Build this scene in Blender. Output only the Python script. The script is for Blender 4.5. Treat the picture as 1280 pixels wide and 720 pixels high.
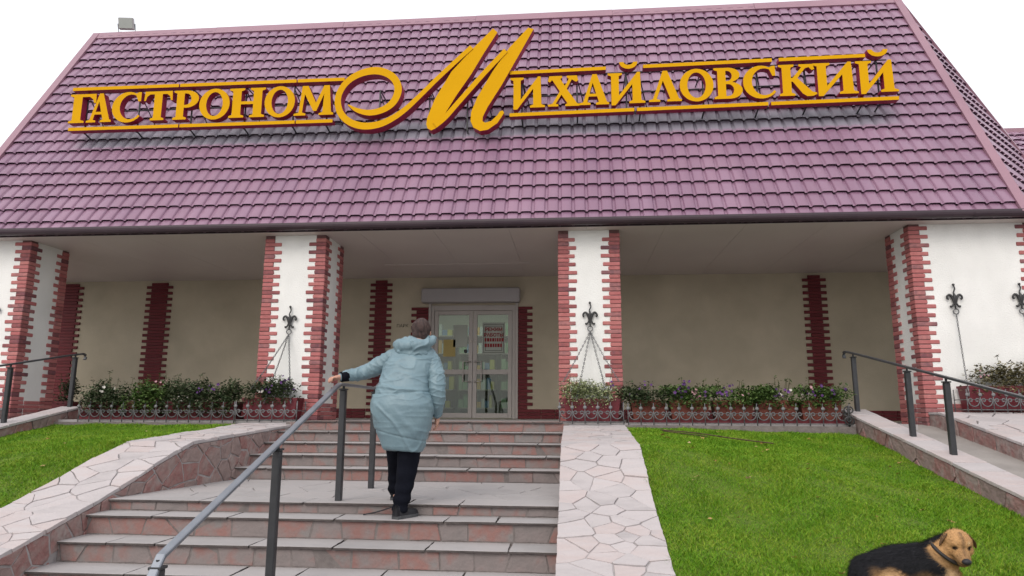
import bpy, bmesh, math, random
import numpy as np
from mathutils import Vector, Matrix
from mathutils.geometry import tessellate_polygon
R = math.radians
rng = random.Random(7)
S = bpy.context.scene
for o in list(bpy.data.objects): bpy.data.objects.remove(o)
C = S.collection
EYE = 1.55                                   # eye height above the street; heights below are written relative to the eye

# ---------------------------------------------------------------- camera
cam_d = bpy.data.cameras.new('camera'); cam = bpy.data.objects.new('camera', cam_d); C.objects.link(cam)
cam_d.sensor_fit = 'HORIZONTAL'; cam_d.sensor_width = 36.0; cam_d.lens = 870.0/1280.0*36.0
cam_d.clip_start = 0.05; cam_d.clip_end = 3000
pt, yw, rl = R(10.08), R(5.06), R(0.26)
fw = Vector((-math.sin(yw)*math.cos(pt), math.cos(yw)*math.cos(pt), math.sin(pt)))
rt = Vector((math.cos(yw), math.sin(yw), 0)); up = rt.cross(fw)
r2 = rt*math.cos(rl)+up*math.sin(rl); u2 = -rt*math.sin(rl)+up*math.cos(rl)
M4 = Matrix(((r2.x, u2.x, -fw.x, 0), (r2.y, u2.y, -fw.y, 0), (r2.z, u2.z, -fw.z, EYE), (0, 0, 0, 1)))
cam.matrix_world = M4
S.camera = cam
S.render.resolution_x, S.render.resolution_y = 1024, 576

# ---------------------------------------------------------------- world, sun, exposure
SUN_EL, SUN_AZ = 42.0, 200.0                 # azimuth in degrees clockwise from +Y (the sun is behind and left of the viewer)
w = bpy.data.worlds.new('World'); S.world = w; w.use_nodes = True
nt = w.node_tree; nt.nodes.clear()
sky = nt.nodes.new('ShaderNodeTexSky'); sky.sky_type = 'NISHITA'; sky.sun_disc = False
sky.sun_elevation = R(SUN_EL); sky.sun_rotation = R(SUN_AZ); sky.dust_density = 6.0; sky.air_density = 1.0; sky.ozone_density = 1.0
mx = nt.nodes.new('ShaderNodeMix'); mx.data_type = 'RGBA'; mx.inputs[0].default_value = 0.85        # thick even cloud over the clear sky
mx.inputs[7].default_value = (4.6, 4.65, 4.7, 1)
bg = nt.nodes.new('ShaderNodeBackground'); bg.inputs[1].default_value = 0.15
ow = nt.nodes.new('ShaderNodeOutputWorld')
nt.links.new(sky.outputs[0], mx.inputs[6])
nt.links.new(mx.outputs[2], bg.inputs[0]); nt.links.new(bg.outputs[0], ow.inputs[0])
sd = bpy.data.lights.new('sun', 'SUN'); sd.energy = 0.5; sd.angle = R(28); sd.color = (1.0, 0.97, 0.93)
so = bpy.data.objects.new('sun', sd); C.objects.link(so)
sdir = Vector((math.sin(R(SUN_AZ))*math.cos(R(SUN_EL)), math.cos(R(SUN_AZ))*math.cos(R(SUN_EL)), math.sin(R(SUN_EL))))
so.rotation_euler = sdir.to_track_quat('Z', 'Y').to_euler(); so.location = (0, -20, 30)
S.view_settings.view_transform = 'Standard'; S.view_settings.look = 'None'; S.view_settings.gamma = 1.0
S.view_settings.exposure = 0.95
S.view_settings.use_curve_mapping = False
S.render.engine = 'CYCLES'

# ---------------------------------------------------------------- materials
def new_mat(name):
    m = bpy.data.materials.new(name); m.use_nodes = True
    n = m.node_tree; n.nodes.clear()
    o = n.nodes.new('ShaderNodeOutputMaterial'); b = n.nodes.new('ShaderNodeBsdfPrincipled')
    n.links.new(b.outputs[0], o.inputs[0]); return m, n, b
def pm(name, cols, scale=6.0, rough=0.7, bump=0.0, bscale=60.0, rnd=None, rw=0.6, spec=0.35, metal=0.0, coat=0.0, detail=6.0, stretch=None, dist=0.01, grime=0.0):
    """procedural material: colour ramp driven by noise plus a random value per object or per island"""
    m, n, b = new_mat(name); L = n.links.new
    tc = n.nodes.new('ShaderNodeTexCoord'); vec = tc.outputs['Object']
    geo = n.nodes.new('ShaderNodeNewGeometry')
    if stretch:
        mp = n.nodes.new('ShaderNodeMapping'); mp.inputs['Scale'].default_value = stretch; L(vec, mp.inputs[0]); vec = mp.outputs[0]
    nz = n.nodes.new('ShaderNodeTexNoise'); nz.inputs['Scale'].default_value = scale; nz.inputs['Detail'].default_value = detail
    L(vec, nz.inputs['Vector']); fac = nz.outputs['Fac']
    if rnd:
        src = n.nodes.new('ShaderNodeObjectInfo').outputs['Random'] if rnd == 'object' else geo.outputs['Random Per Island']
        if rnd == 'object':                                    # shift the grain from piece to piece
            cx = n.nodes.new('ShaderNodeVectorMath'); cx.operation = 'ADD'
            ml = n.nodes.new('ShaderNodeMath'); ml.operation = 'MULTIPLY'; ml.inputs[1].default_value = 37.0; L(src, ml.inputs[0])
            L(vec, cx.inputs[0]); L(ml.outputs[0], cx.inputs[1]); L(cx.outputs[0], nz.inputs['Vector'])
        mm = n.nodes.new('ShaderNodeMix'); mm.data_type = 'FLOAT'; mm.inputs[0].default_value = rw
        L(fac, mm.inputs[2]); L(src, mm.inputs[3]); fac = mm.outputs[0]
    rp = n.nodes.new('ShaderNodeValToRGB'); el = rp.color_ramp.elements
    k = len(cols)
    lo, hi = (0.28, 0.72) if not rnd else (0.12, 0.88)
    while len(el) < k: el.new(0.5)
    for i, c in enumerate(cols):
        el[i].position = lo+(hi-lo)*i/max(1, k-1); el[i].color = (*c, 1)
    L(fac, rp.inputs[0]); colr = rp.outputs[0]
    if grime > 0:
        g = n.nodes.new('ShaderNodeTexNoise'); g.inputs['Scale'].default_value = 1.3; g.inputs['Detail'].default_value = 9; L(tc.outputs['Object'], g.inputs['Vector'])
        gr = n.nodes.new('ShaderNodeValToRGB'); gr.color_ramp.elements[0].position = 0.42; gr.color_ramp.elements[0].color = (1-grime,)*3+(1,)
        gr.color_ramp.elements[1].position = 0.62; gr.color_ramp.elements[1].color = (1, 1, 1, 1); L(g.outputs['Fac'], gr.inputs[0])
        mu = n.nodes.new('ShaderNodeMix'); mu.data_type = 'RGBA'; mu.blend_type = 'MULTIPLY'; mu.inputs[0].default_value = 1
        L(colr, mu.inputs[6]); L(gr.outputs[0], mu.inputs[7]); colr = mu.outputs[2]
    L(colr, b.inputs['Base Color'])
    b.inputs['Roughness'].default_value = rough; b.inputs['Specular IOR Level'].default_value = spec
    b.inputs['Metallic'].default_value = metal; b.inputs['Coat Weight'].default_value = coat
    if bump > 0:
        bn = n.nodes.new('ShaderNodeTexNoise'); bn.inputs['Scale'].default_value = bscale; bn.inputs['Detail'].default_value = 5
        L(tc.outputs['Object'], bn.inputs['Vector'])
        bp = n.nodes.new('ShaderNodeBump'); bp.inputs['Strength'].default_value = bump; bp.inputs['Distance'].default_value = dist
        L(bn.outputs['Fac'], bp.inputs['Height']); L(bp.outputs[0], b.inputs['Normal'])
    return m
MAT = {}
MAT['asphalt'] = pm('forecourt_paving', [(.20, .19, .18), (.27, .26, .25)], 3, .9, .4, 120, grime=.2)
MAT['soil'] = pm('soil', [(.03, .022, .014), (.06, .045, .03)], 20, .95, .6, 60)
MAT['turf'] = pm('turf', [(.06, .10, .012), (.12, .17, .02)], 9, .95, .5, 90)
MAT['grass'] = pm('grass_blades', [(.036, .115, .004), (.085, .215, .008), (.13, .275, .011), (.22, .31, .025), (.32, .34, .06)], 2.3, .6, rnd='island', rw=.42, spec=.2)
MAT['white_plaster'] = pm('white_plaster', [(.74, .735, .72), (.80, .795, .78)], 2.5, .85, .55, 55, grime=.06, dist=.012)
MAT['cream_plaster'] = pm('cream_plaster', [(.46, .405, .305), (.53, .47, .36)], 1.6, .85, .5, 70, grime=.12)
MAT['soffit'] = pm('soffit', [(.53, .465, .445), (.56, .50, .475)], 1.2, .45, .1, 30)
MAT['brick'] = pm('brick', [(.14, .065, .08), (.30, .10, .10), (.43, .155, .155), (.38, .125, .125), (.46, .19, .18), (.21, .10, .11)], 16, .8, .5, 90, rnd='object', rw=.72, spec=.2)
MAT['brick_many'] = pm('brick_many', [(.14, .065, .08), (.30, .10, .10), (.43, .155, .155), (.38, .125, .125), (.46, .19, .18), (.21, .10, .11)], 9, .8, .5, 90, rnd='island', rw=.72, spec=.2)
MAT['dark_brick'] = pm('dark_brick', [(.10, .012, .018), (.14, .018, .024), (.12, .02, .026)], 9, .7, .4, 90, rnd='island', rw=.6)
MAT['mortar'] = pm('mortar', [(.10, .05, .05), (.17, .09, .09)], 20, .9)
MAT['roof'] = pm('roof_tile', [(.235, .130, .195), (.265, .150, .222), (.25, .148, .225)], 1.5, .36, .12, 200, rnd='object', rw=.35, spec=.5, dist=.003)
MAT['roof_many'] = pm('roof_tile_many', [(.235, .130, .195), (.265, .150, .222), (.25, .148, .225)], .9, .36, .12, 200, rnd='island', rw=.35, spec=.5, dist=.003)
def weather(m):
    """sun-faded and rain-streaked paint, with a course below the sign mixed towards blue-grey"""
    n = m.node_tree; L = n.links.new; b = [x for x in n.nodes if x.type == 'BSDF_PRINCIPLED'][0]; src = b.inputs['Base Color'].links[0].from_socket
    g = n.nodes.new('ShaderNodeNewGeometry'); mp_ = n.nodes.new('ShaderNodeMapping'); mp_.inputs['Scale'].default_value = (1.0, .25, .16); L(g.outputs['Position'], mp_.inputs[0])
    nz = n.nodes.new('ShaderNodeTexNoise'); nz.inputs['Scale'].default_value = 2.2; nz.inputs['Detail'].default_value = 7; L(mp_.outputs[0], nz.inputs['Vector'])
    rp = n.nodes.new('ShaderNodeValToRGB'); e = rp.color_ramp.elements; e[0].position = .30; e[0].color = (.80, .76, .80, 1); e[1].position = .70; e[1].color = (1.08, 1.10, 1.08, 1); L(nz.outputs['Fac'], rp.inputs[0])
    mu = n.nodes.new('ShaderNodeMix'); mu.data_type = 'RGBA'; mu.blend_type = 'MULTIPLY'; mu.inputs[0].default_value = 1; L(src, mu.inputs[6]); L(rp.outputs[0], mu.inputs[7])
    sx = n.nodes.new('ShaderNodeSeparateXYZ'); L(g.outputs['Position'], sx.inputs[0])
    def rng_(sock, a, b_, c, d):
        o = []
        for lo, hi, inv in ((a, b_, False), (c, d, True)):
            k = n.nodes.new('ShaderNodeMapRange'); k.inputs[1].default_value = lo; k.inputs[2].default_value = hi; k.inputs[3].default_value = 1.0 if inv else 0.0; k.inputs[4].default_value = 0.0 if inv else 1.0; L(sock, k.inputs[0]); o.append(k.outputs[0])
        k = n.nodes.new('ShaderNodeMath'); k.operation = 'MULTIPLY'; L(o[0], k.inputs[0]); L(o[1], k.inputs[1]); return k.outputs[0]
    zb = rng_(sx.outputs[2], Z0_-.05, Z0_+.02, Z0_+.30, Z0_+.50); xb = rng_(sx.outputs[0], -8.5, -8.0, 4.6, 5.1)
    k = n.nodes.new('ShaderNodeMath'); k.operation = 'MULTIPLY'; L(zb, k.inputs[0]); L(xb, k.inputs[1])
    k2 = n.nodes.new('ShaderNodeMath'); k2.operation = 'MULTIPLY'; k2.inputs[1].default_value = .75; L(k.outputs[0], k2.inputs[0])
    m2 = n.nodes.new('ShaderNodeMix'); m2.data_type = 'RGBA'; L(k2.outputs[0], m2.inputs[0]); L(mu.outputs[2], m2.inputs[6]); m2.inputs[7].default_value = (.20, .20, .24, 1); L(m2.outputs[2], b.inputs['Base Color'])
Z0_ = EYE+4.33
weather(MAT['roof']); weather(MAT['roof_many'])
MAT['flashing'] = pm('roof_flashing', [(.27, .145, .19), (.31, .17, .215)], 2, .33, spec=.5)
MAT['gutter'] = pm('gutter_paint', [(.035, .02, .03), (.05, .03, .04)], 3, .35, spec=.5)
MAT['sign_yellow'] = pm('sign_yellow', [(.60, .31, .002), (.66, .345, .003)], 1.5, .6, spec=.06)
MAT['sign_red'] = pm('sign_red', [(.26, .012, .045), (.31, .018, .06)], 3, .45)
MAT['steel_dark'] = pm('dark_steel', [(.02, .021, .024), (.032, .033, .038)], 14, .42, .15, 160, spec=.5)
MAT['rail_top'] = pm('rail_paint', [(.20, .215, .25), (.26, .28, .315)], 9, .38, .05, 160, spec=.6, metal=.6)
MAT['rail_dark'] = pm('ramp_rail_paint', [(.035, .037, .043), (.055, .058, .066)], 9, .36, .05, 160, spec=.6)
MAT['iron'] = pm('wrought_iron', [(.05, .05, .055), (.12, .12, .125), (.20, .20, .205)], 22, .5, .2, 120, spec=.5)
MAT['iron_black'] = pm('black_iron', [(.015, .015, .016), (.04, .04, .042)], 25, .5, spec=.5)
MAT['stone_pale'] = pm('pale_flagstone', [(.31, .285, .29), (.42, .385, .39), (.46, .42, .425), (.45, .385, .38), (.37, .35, .36)], 5, .88, 1.0, 20, rnd='object', rw=.45, detail=12, stretch=(.6, 1.6, 1.6))
MAT['stone_red'] = pm('riser_stone', [(.13, .11, .108), (.19, .165, .16), (.215, .18, .175), (.25, .135, .12), (.205, .185, .18), (.16, .135, .132)], 7, .88, .8, 30, rnd='object', rw=.38, detail=10)
MAT['stone_face'] = pm('wall_facing_stone', [(.16, .115, .11), (.24, .175, .165), (.29, .215, .20), (.27, .135, .125), (.31, .25, .235), (.20, .115, .11)], 8, .85, 1.0, 16, rnd='object', rw=.40, detail=10, dist=.025)
MAT['tread'] = pm('tread_stone', [(.29, .275, .275), (.35, .33, .332), (.375, .345, .345)], 5, .85, .4, 34, rnd='object', rw=.35, detail=10)
MAT['stone_edge'] = pm('stone_edge', [(.055, .045, .045), (.10, .085, .08)], 12, .9, .6, 40)
MAT['joint'] = pm('joint_mortar', [(.14, .12, .115), (.20, .175, .168)], 18, .95, .5, 60)
MAT['joint_pale'] = pm('joint_pale', [(.29, .265, .265), (.38, .35, .35)], 18, .95, .5, 60)
MAT['concrete'] = pm('ramp_concrete', [(.30, .275, .26), (.38, .35, .33)], 3, .9, .4, 50, grime=.15)
MAT['alu'] = pm('door_aluminium', [(.36, .33, .31), (.41, .38, .36)], 2, .45, spec=.5)
MAT['alu_dark'] = pm('shutter_metal', [(.33, .315, .32), (.38, .36, .37)], 2, .45, spec=.5)
MAT['terracotta'] = pm('terracotta', [(.13, .035, .026), (.20, .058, .042)], 7, .75, .3, 60, rnd='object', rw=.4)
MAT['tub_red'] = pm('dark_red_tub', [(.10, .012, .02), (.15, .022, .03)], 7, .5)
MAT['leaf_green'] = pm('leaf_green', [(.025, .055, .012), (.06, .11, .025), (.10, .15, .04)], 3, .55, rnd='island', rw=.75, spec=.3)
MAT['leaf_dark'] = pm('leaf_dark', [(.02, .035, .015), (.045, .07, .028), (.075, .085, .045)], 3, .55, rnd='island', rw=.75, spec=.3)
MAT['leaf_pale'] = pm('leaf_variegated', [(.10, .14, .05), (.24, .28, .13), (.42, .44, .27)], 3, .55, rnd='island', rw=.8, spec=.3)
MAT['leaf_dry'] = pm('leaf_brownish', [(.06, .05, .025), (.13, .12, .055), (.20, .17, .09)], 3, .6, rnd='island', rw=.8, spec=.3)
MAT['petal_purple'] = pm('petal_purple', [(.05, .015, .085), (.13, .045, .20)], 8, .6, rnd='island')
MAT['petal_pink'] = pm('petal_pink', [(.34, .16, .20), (.46, .28, .30)], 8, .7, rnd='island')
MAT['petal_white'] = pm('petal_white', [(.42, .40, .36), (.55, .52, .48)], 8, .7, rnd='island')
MAT['stem'] = pm('plant_stem', [(.05, .06, .02), (.08, .08, .03)], 8, .7)
MAT['fallen'] = pm('fallen_leaf', [(.22, .12, .03), (.36, .24, .09), (.45, .33, .18)], 12, .8, rnd='object', rw=.8)
MAT['coat'] = pm('coat_fabric', [(.130, .200, .238), (.152, .228, .266), (.172, .252, .290)], 7, .45, .45, 34, spec=.4, dist=.008)
MAT['trousers'] = pm('black_trousers', [(.004, .0045, .008), (.008, .009, .015)], 9, .9, .3, 60, spec=.08)
MAT['shoe'] = pm('shoe_black', [(.01, .01, .013), (.02, .02, .025)], 20, .5)
MAT['sole'] = pm('shoe_sole', [(.05, .05, .055), (.08, .08, .085)], 20, .7)
MAT['skin'] = pm('skin', [(.42, .22, .16), (.50, .28, .21)], 15, .55, spec=.3)
MAT['hair'] = pm('hair_brown', [(.018, .010, .009), (.05, .027, .024), (.085, .05, .045)], 60, .5, 1.0, 220, stretch=(1, 1, .25))
MAT['wood_floor'] = pm('shop_floor', [(.25, .22, .18), (.33, .30, .25)], 3, .4)
MAT['shop_wall'] = pm('shop_wall', [(.45, .46, .38), (.52, .53, .44)], 2, .8)
MAT['twig'] = pm('twig_bark', [(.05, .03, .02), (.10, .06, .04)], 20, .9)
MAT['collar'] = pm('dog_collar', [(.02, .018, .018), (.035, .03, .03)], 20, .6)
MAT['paper'] = pm('paper', [(.33, .36, .32), (.38, .41, .37)], 4, .8)
MAT['text_red'] = pm('text_red', [(.20, .015, .02), (.24, .02, .025)], 4, .7)
MAT['text_dark'] = pm('text_dark', [(.03, .03, .03), (.05, .05, .05)], 4, .7)
def glass_mat():
    m, n, b = new_mat('door_glass'); L = n.links.new
    tr = n.nodes.new('ShaderNodeBsdfTransparent'); tr.inputs[0].default_value = (.62, .69, .63, 1)
    gl = n.nodes.new('ShaderNodeBsdfGlossy'); gl.inputs['Roughness'].default_value = .02
    fr = n.nodes.new('ShaderNodeFresnel'); fr.inputs[0].default_value = 1.6
    ms = n.nodes.new('ShaderNodeMixShader'); L(fr.outputs[0], ms.inputs[0]); L(tr.outputs[0], ms.inputs[1]); L(gl.outputs[0], ms.inputs[2])
    L(ms.outputs[0], [x for x in n.nodes if x.type == 'OUTPUT_MATERIAL'][0].inputs[0]); return m
MAT['glass'] = glass_mat()
def attr_mat(name, rough=.8, bump=.5, bscale=150):
    m, n, b = new_mat(name); L = n.links.new
    a = n.nodes.new('ShaderNodeVertexColor'); a.layer_name = 'Col'
    nz = n.nodes.new('ShaderNodeTexNoise'); nz.inputs['Scale'].default_value = 90
    tc = n.nodes.new('ShaderNodeTexCoord'); L(tc.outputs['Object'], nz.inputs['Vector'])
    mr = n.nodes.new('ShaderNodeMapRange'); mr.inputs[3].default_value = .65; mr.inputs[4].default_value = 1.35; L(nz.outputs['Fac'], mr.inputs[0])
    mu = n.nodes.new('ShaderNodeMix'); mu.data_type = 'RGBA'; mu.blend_type = 'MULTIPLY'; mu.inputs[0].default_value = 1
    L(a.outputs[0], mu.inputs[6]); L(mr.outputs[0], mu.inputs[7]); L(mu.outputs[2], b.inputs['Base Color'])
    b.inputs['Roughness'].default_value = rough; b.inputs['Specular IOR Level'].default_value = .25
    bp = n.nodes.new('ShaderNodeBump'); bp.inputs['Strength'].default_value = bump; bp.inputs['Distance'].default_value = .006
    L(nz.outputs['Fac'], bp.inputs['Height']); L(bp.outputs[0], b.inputs['Normal']); return m
MAT['fur'] = attr_mat('dog_fur')

# ---------------------------------------------------------------- helpers
def obj(name, me, mat=None, parent=None, loc=None, rot=None):
    if isinstance(me, tuple): me = mesh(*me)
    o = bpy.data.objects.new(name, me); C.objects.link(o)
    if mat is not None and not len(me.materials): me.materials.append(MAT[mat] if isinstance(mat, str) else mat)
    if parent: o.parent = parent
    if loc is not None: o.location = loc
    if rot is not None: o.rotation_euler = rot
    return o
def mesh(v, f, smooth=False):
    me = bpy.data.meshes.new('m'); me.from_pydata([tuple(p) for p in v], [], f); me.update()
    if smooth: me.shade_smooth()
    return me
def tag(o, label=None, cat=None, group=None, kind=None):
    if label: o['label'] = label
    if cat: o['category'] = cat
    if group: o['group'] = group
    if kind: o['kind'] = kind
    return o
def thing(name, loc, label, cat, group=None):
    o = bpy.data.objects.new(name, None); C.objects.link(o); o.location = loc; o.empty_display_size = .1
    return tag(o, label, cat, group)
class MB:
    def __init__(s): s.v = []; s.f = []
    def add(s, v, f):
        n = len(s.v); s.v += [tuple(p) for p in v]; s.f += [tuple(i+n for i in q) for q in f]; return s
    def box(s, a, b):
        (x0, y0, z0), (x1, y1, z1) = a, b
        return s.add([(x0, y0, z0), (x1, y0, z0), (x1, y1, z0), (x0, y1, z0), (x0, y0, z1), (x1, y0, z1), (x1, y1, z1), (x0, y1, z1)],
                     [(0, 3, 2, 1), (4, 5, 6, 7), (0, 1, 5, 4), (1, 2, 6, 5), (2, 3, 7, 6), (3, 0, 4, 7)])
    def cbox(s, a, b, c=.004):
        """box with chamfered edges"""
        me = chamfer(b[0]-a[0], b[1]-a[1], b[2]-a[2], c)
        m = [(a[i]+b[i])/2 for i in range(3)]
        return s.add([(p[0]+m[0], p[1]+m[1], p[2]+m[2]) for p in me[0]], me[1])
    def tube(s, pts, r, n=6, cap=True):
        v, f = tube(pts, r, n, cap); return s.add(v, f)
    def prism(s, poly, d0, d1, fn):
        """extrude a 2D polygon between depths d0, d1; fn(x,y,d) -> 3D"""
        k = len(poly); v = [fn(x, y, d0) for x, y in poly]+[fn(x, y, d1) for x, y in poly]
        f = [tuple(range(k))[::-1], tuple(range(k, 2*k))]+[(i, (i+1) % k, k+(i+1) % k, k+i) for i in range(k)]
        return s.add(v, f)
    def build(s, name, mat, parent=None, smooth=False, loc=None):
        if loc is not None: s.v = [(p[0]-loc[0], p[1]-loc[1], p[2]-loc[2]) for p in s.v]
        return obj(name, mesh(s.v, s.f, smooth), mat, parent, loc)
_ch = {}
def chamfer(sx, sy, sz, c):
    k = (round(sx, 4), round(sy, 4), round(sz, 4), c)
    if k not in _ch:
        bm = bmesh.new(); bmesh.ops.create_cube(bm, size=1)
        for q in bm.verts: q.co = Vector((q.co.x*sx, q.co.y*sy, q.co.z*sz))
        bmesh.ops.bevel(bm, geom=bm.edges[:], offset=c, segments=1, affect='EDGES', profile=.5)
        bm.verts.index_update()
        _ch[k] = ([tuple(q.co) for q in bm.verts], [tuple(x.index for x in q.verts) for q in bm.faces]); bm.free()
    return _ch[k]
def tube(pts, r, n=6, cap=True):
    pts = [Vector(p) for p in pts]; m = len(pts)
    rs = r if isinstance(r, (list, tuple)) else [r]*m
    v = []; f = []; prev = None
    for i, p in enumerate(pts):
        t = (pts[min(i+1, m-1)]-pts[max(i-1, 0)]).normalized()
        if prev is None:
            a = Vector((0, 0, 1)) if abs(t.z) < .9 else Vector((1, 0, 0)); u = t.cross(a).normalized()
        else:
            u = (prev-t*prev.dot(t)).normalized()
        prev = u; q = t.cross(u)
        for k in range(n):
            an = 2*math.pi*k/n; v.append(p+(u*math.cos(an)+q*math.sin(an))*rs[i])
    for i in range(m-1):
        for k in range(n):
            a = i*n+k; b = i*n+(k+1) % n; f.append((a, b, b+n, a+n))
    if cap: f.append(tuple(range(n))[::-1]); f.append(tuple(range((m-1)*n, m*n)))
    return [tuple(p) for p in v], f
def catmull(P, k=8):
    P = [np.array(p, float) for p in P]; P = [2*P[0]-P[1]]+P+[2*P[-1]-P[-2]]; out = []
    for i in range(1, len(P)-2):
        a, b, c, d = P[i-1:i+3]
        for j in range(k):
            t = j/k; out.append(.5*((2*b)+(-a+c)*t+(2*a-5*b+4*c-d)*t*t+(-a+3*b-3*c+d)*t**3))
    out.append(P[-2]); return out
def clip(poly, nx, ny, d):
    """keep the part of a convex polygon with nx*x+ny*y <= d"""
    out = []; k = len(poly)
    for i in range(k):
        p, q = poly[i], poly[(i+1) % k]; a = nx*p[0]+ny*p[1]-d; b = nx*q[0]+ny*q[1]-d
        if a <= 0: out.append(p)
        if a*b < 0: t = a/(a-b); out.append((p[0]+(q[0]-p[0])*t, p[1]+(q[1]-p[1])*t))
    return out
def shrink(poly, g):
    """inset a convex ccw polygon by g"""
    k = len(poly); out = list(poly)
    for i in range(k):
        p, q = poly[i], poly[(i+1) % k]; ex, ey = q[0]-p[0], q[1]-p[1]; l = math.hypot(ex, ey)
        if l < 1e-6: continue
        nx, ny = ey/l, -ex/l; out = clip(out, nx, ny, nx*p[0]+ny*p[1]-g)
        if len(out) < 3: return []
    return out
def area(p): return .5*sum(p[i][0]*p[(i+1) % len(p)][1]-p[(i+1) % len(p)][0]*p[i][1] for i in range(len(p)))
def crazy(region, sx, sy, seed, jit=.42, joint=.010, wild=False):
    """irregular stones (Voronoi cells of a jittered grid) filling a convex ccw region"""
    rr = random.Random(seed); xs = [p[0] for p in region]; ys = [p[1] for p in region]
    x0, x1, y0, y1 = min(xs), max(xs), min(ys), max(ys)
    nx, ny = max(1, round((x1-x0)/sx)), max(1, round((y1-y0)/sy)); ax, ay = (x1-x0)/nx, (y1-y0)/ny
    if wild:
        pts = []
        for _ in range(4000):
            q = (rr.uniform(x0, x1), rr.uniform(y0, y1)); m_ = rr.uniform(.45, 1.0)
            if all(((q[0]-p[0])/ax)**2+((q[1]-p[1])/ay)**2 > m_*m_ for p in pts): pts.append(q)
            if len(pts) >= nx*ny*1.25: break
    else:
        pts = [(x0+(i+.5+(.25 if j % 2 else -.25)+rr.uniform(-jit, jit))*ax, y0+(j+.5+rr.uniform(-jit, jit))*ay) for i in range(-1, nx+1) for j in range(ny)]
    cells = []
    for i, p in enumerate(pts):
        c = list(region)
        for j, q in enumerate(pts):
            if i == j: continue
            dx, dy = q[0]-p[0], q[1]-p[1]; l = math.hypot(dx, dy)
            if l > 5*max(ax, ay) or l < 1e-5: continue
            n_, m_ = dx/l, dy/l
            c = clip(c, n_, m_, n_*(p[0]+q[0])/2+m_*(p[1]+q[1])/2)
            if len(c) < 3: break
        if len(c) >= 3 and area(c) > 1e-4:
            c = shrink(c, joint/2*rr.uniform(.5, 1.6))
            if len(c) >= 3 and area(c) > 4e-4: cells.append(c)
    return cells
def rough_edge(poly, amp, rr, seg=.055):
    """broken outline: subdivide the edges of a stone and nudge the points inwards a little"""
    cx = sum(p[0] for p in poly)/len(poly); cy = sum(p[1] for p in poly)/len(poly); out = []
    for i in range(len(poly)):
        p, q = poly[i], poly[(i+1) % len(poly)]; l = math.hypot(q[0]-p[0], q[1]-p[1]); k = max(1, min(6, int(l/seg)))
        for j in range(k):
            t = j/k; x, y = p[0]+(q[0]-p[0])*t, p[1]+(q[1]-p[1])*t; d = math.hypot(cx-x, cy-y) or 1; e = rr.uniform(0, amp)
            out.append((x+(cx-x)/d*e, y+(cy-y)/d*e))
    return out
def stone(poly, fn, h, rr, ch=.006, tilt=.004, ra=.007):
    """one stone: bottom ring at 0, top ring at h with a chamfer; fn(s,t,h) -> 3D"""
    poly = rough_edge(poly, ra, rr); k = len(poly); hh = h+rr.uniform(-tilt, tilt)
    cx = sum(p[0] for p in poly)/k; cy = sum(p[1] for p in poly)/k; a, b = rr.uniform(-tilt, tilt)*2, rr.uniform(-tilt, tilt)*2
    inn = []
    for x, y in poly:
        d = math.hypot(cx-x, cy-y) or 1; e = min(ch, d*.3); inn.append((x+(cx-x)/d*e, y+(cy-y)/d*e))
    H = lambda x, y: hh+a*(x-cx)+b*(y-cy)
    v = [fn(x, y, 0) for x, y in poly]+[fn(x, y, H(x, y)-ch*.8) for x, y in poly]+[fn(x, y, H(x, y)) for x, y in inn]
    f = [tuple(range(2*k, 3*k))]
    for r_ in (0, k): f += [(r_+i, r_+(i+1) % k, r_+k+(i+1) % k, r_+k+i) for i in range(k)]
    return v, f
def place(name, v, f, mat, parent, flip=False, edge=None):
    """link a mesh with its origin at its own centre"""
    c = np.mean(np.array([tuple(p) for p in v]), axis=0); ploc = parent.matrix_basis.translation if parent else Vector((0, 0, 0))
    if parent and parent.parent: ploc = ploc+parent.parent.matrix_basis.translation
    if flip: f = [q[::-1] for q in f]
    o = obj(name, mesh([tuple(np.array(tuple(p))-c) for p in v], f), mat, parent, Vector(c)-ploc)
    if edge:
        o.data.materials.append(MAT[edge]); k = len(f[0])
        for q in o.data.polygons: q.material_index = 1 if 1 <= q.index <= k else 0
    return o
def Z(z): return z+EYE
def eval_mesh(o):
    dg = bpy.context.evaluated_depsgraph_get(); me = bpy.data.meshes.new_from_object(o.evaluated_get(dg)); return me
def ico(c, r, sub=3):
    bm = bmesh.new(); bmesh.ops.create_icosphere(bm, subdivisions=sub, radius=1)
    bm.verts.index_update(); v = [tuple(c[i]+q.co[i]*(r[i] if isinstance(r, (tuple, list)) else r) for i in range(3)) for q in bm.verts]
    f = [tuple(x.index for x in q.verts) for q in bm.faces]; bm.free(); return v, f
def limb(mb, chain, n=14):
    """tapered limb through (point, radius) pairs with round ends"""
    P = catmull([tuple(p)+(r,) for p, r in chain], 6)
    mb.tube([p[:3] for p in P], [p[3] for p in P], n)
    for p, r in (chain[0], chain[-1]): mb.add(*ico(p, r, 2))
def fuse(mb, voxel, smooth_it=6, fac=.5):
    """one continuous skin round everything in mb"""
    o = obj('tmp', mesh(mb.v, mb.f)); m = o.modifiers.new('r', 'REMESH'); m.mode = 'VOXEL'; m.voxel_size = voxel
    s = o.modifiers.new('s', 'SMOOTH'); s.iterations = smooth_it; s.factor = fac
    me = eval_mesh(o); old = o.data; bpy.data.objects.remove(o); bpy.data.meshes.remove(old); me.shade_smooth(); me.materials.clear(); return me
def mesh_np(me):
    n = len(me.vertices); a = np.empty(n*3); me.vertices.foreach_get('co', a); a = a.reshape(-1, 3)
    b = np.empty(n*3); me.vertices.foreach_get('normal', b); return a, b.reshape(-1, 3)
def set_np(me, a): me.vertices.foreach_set('co', a.ravel()); me.update()
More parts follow.
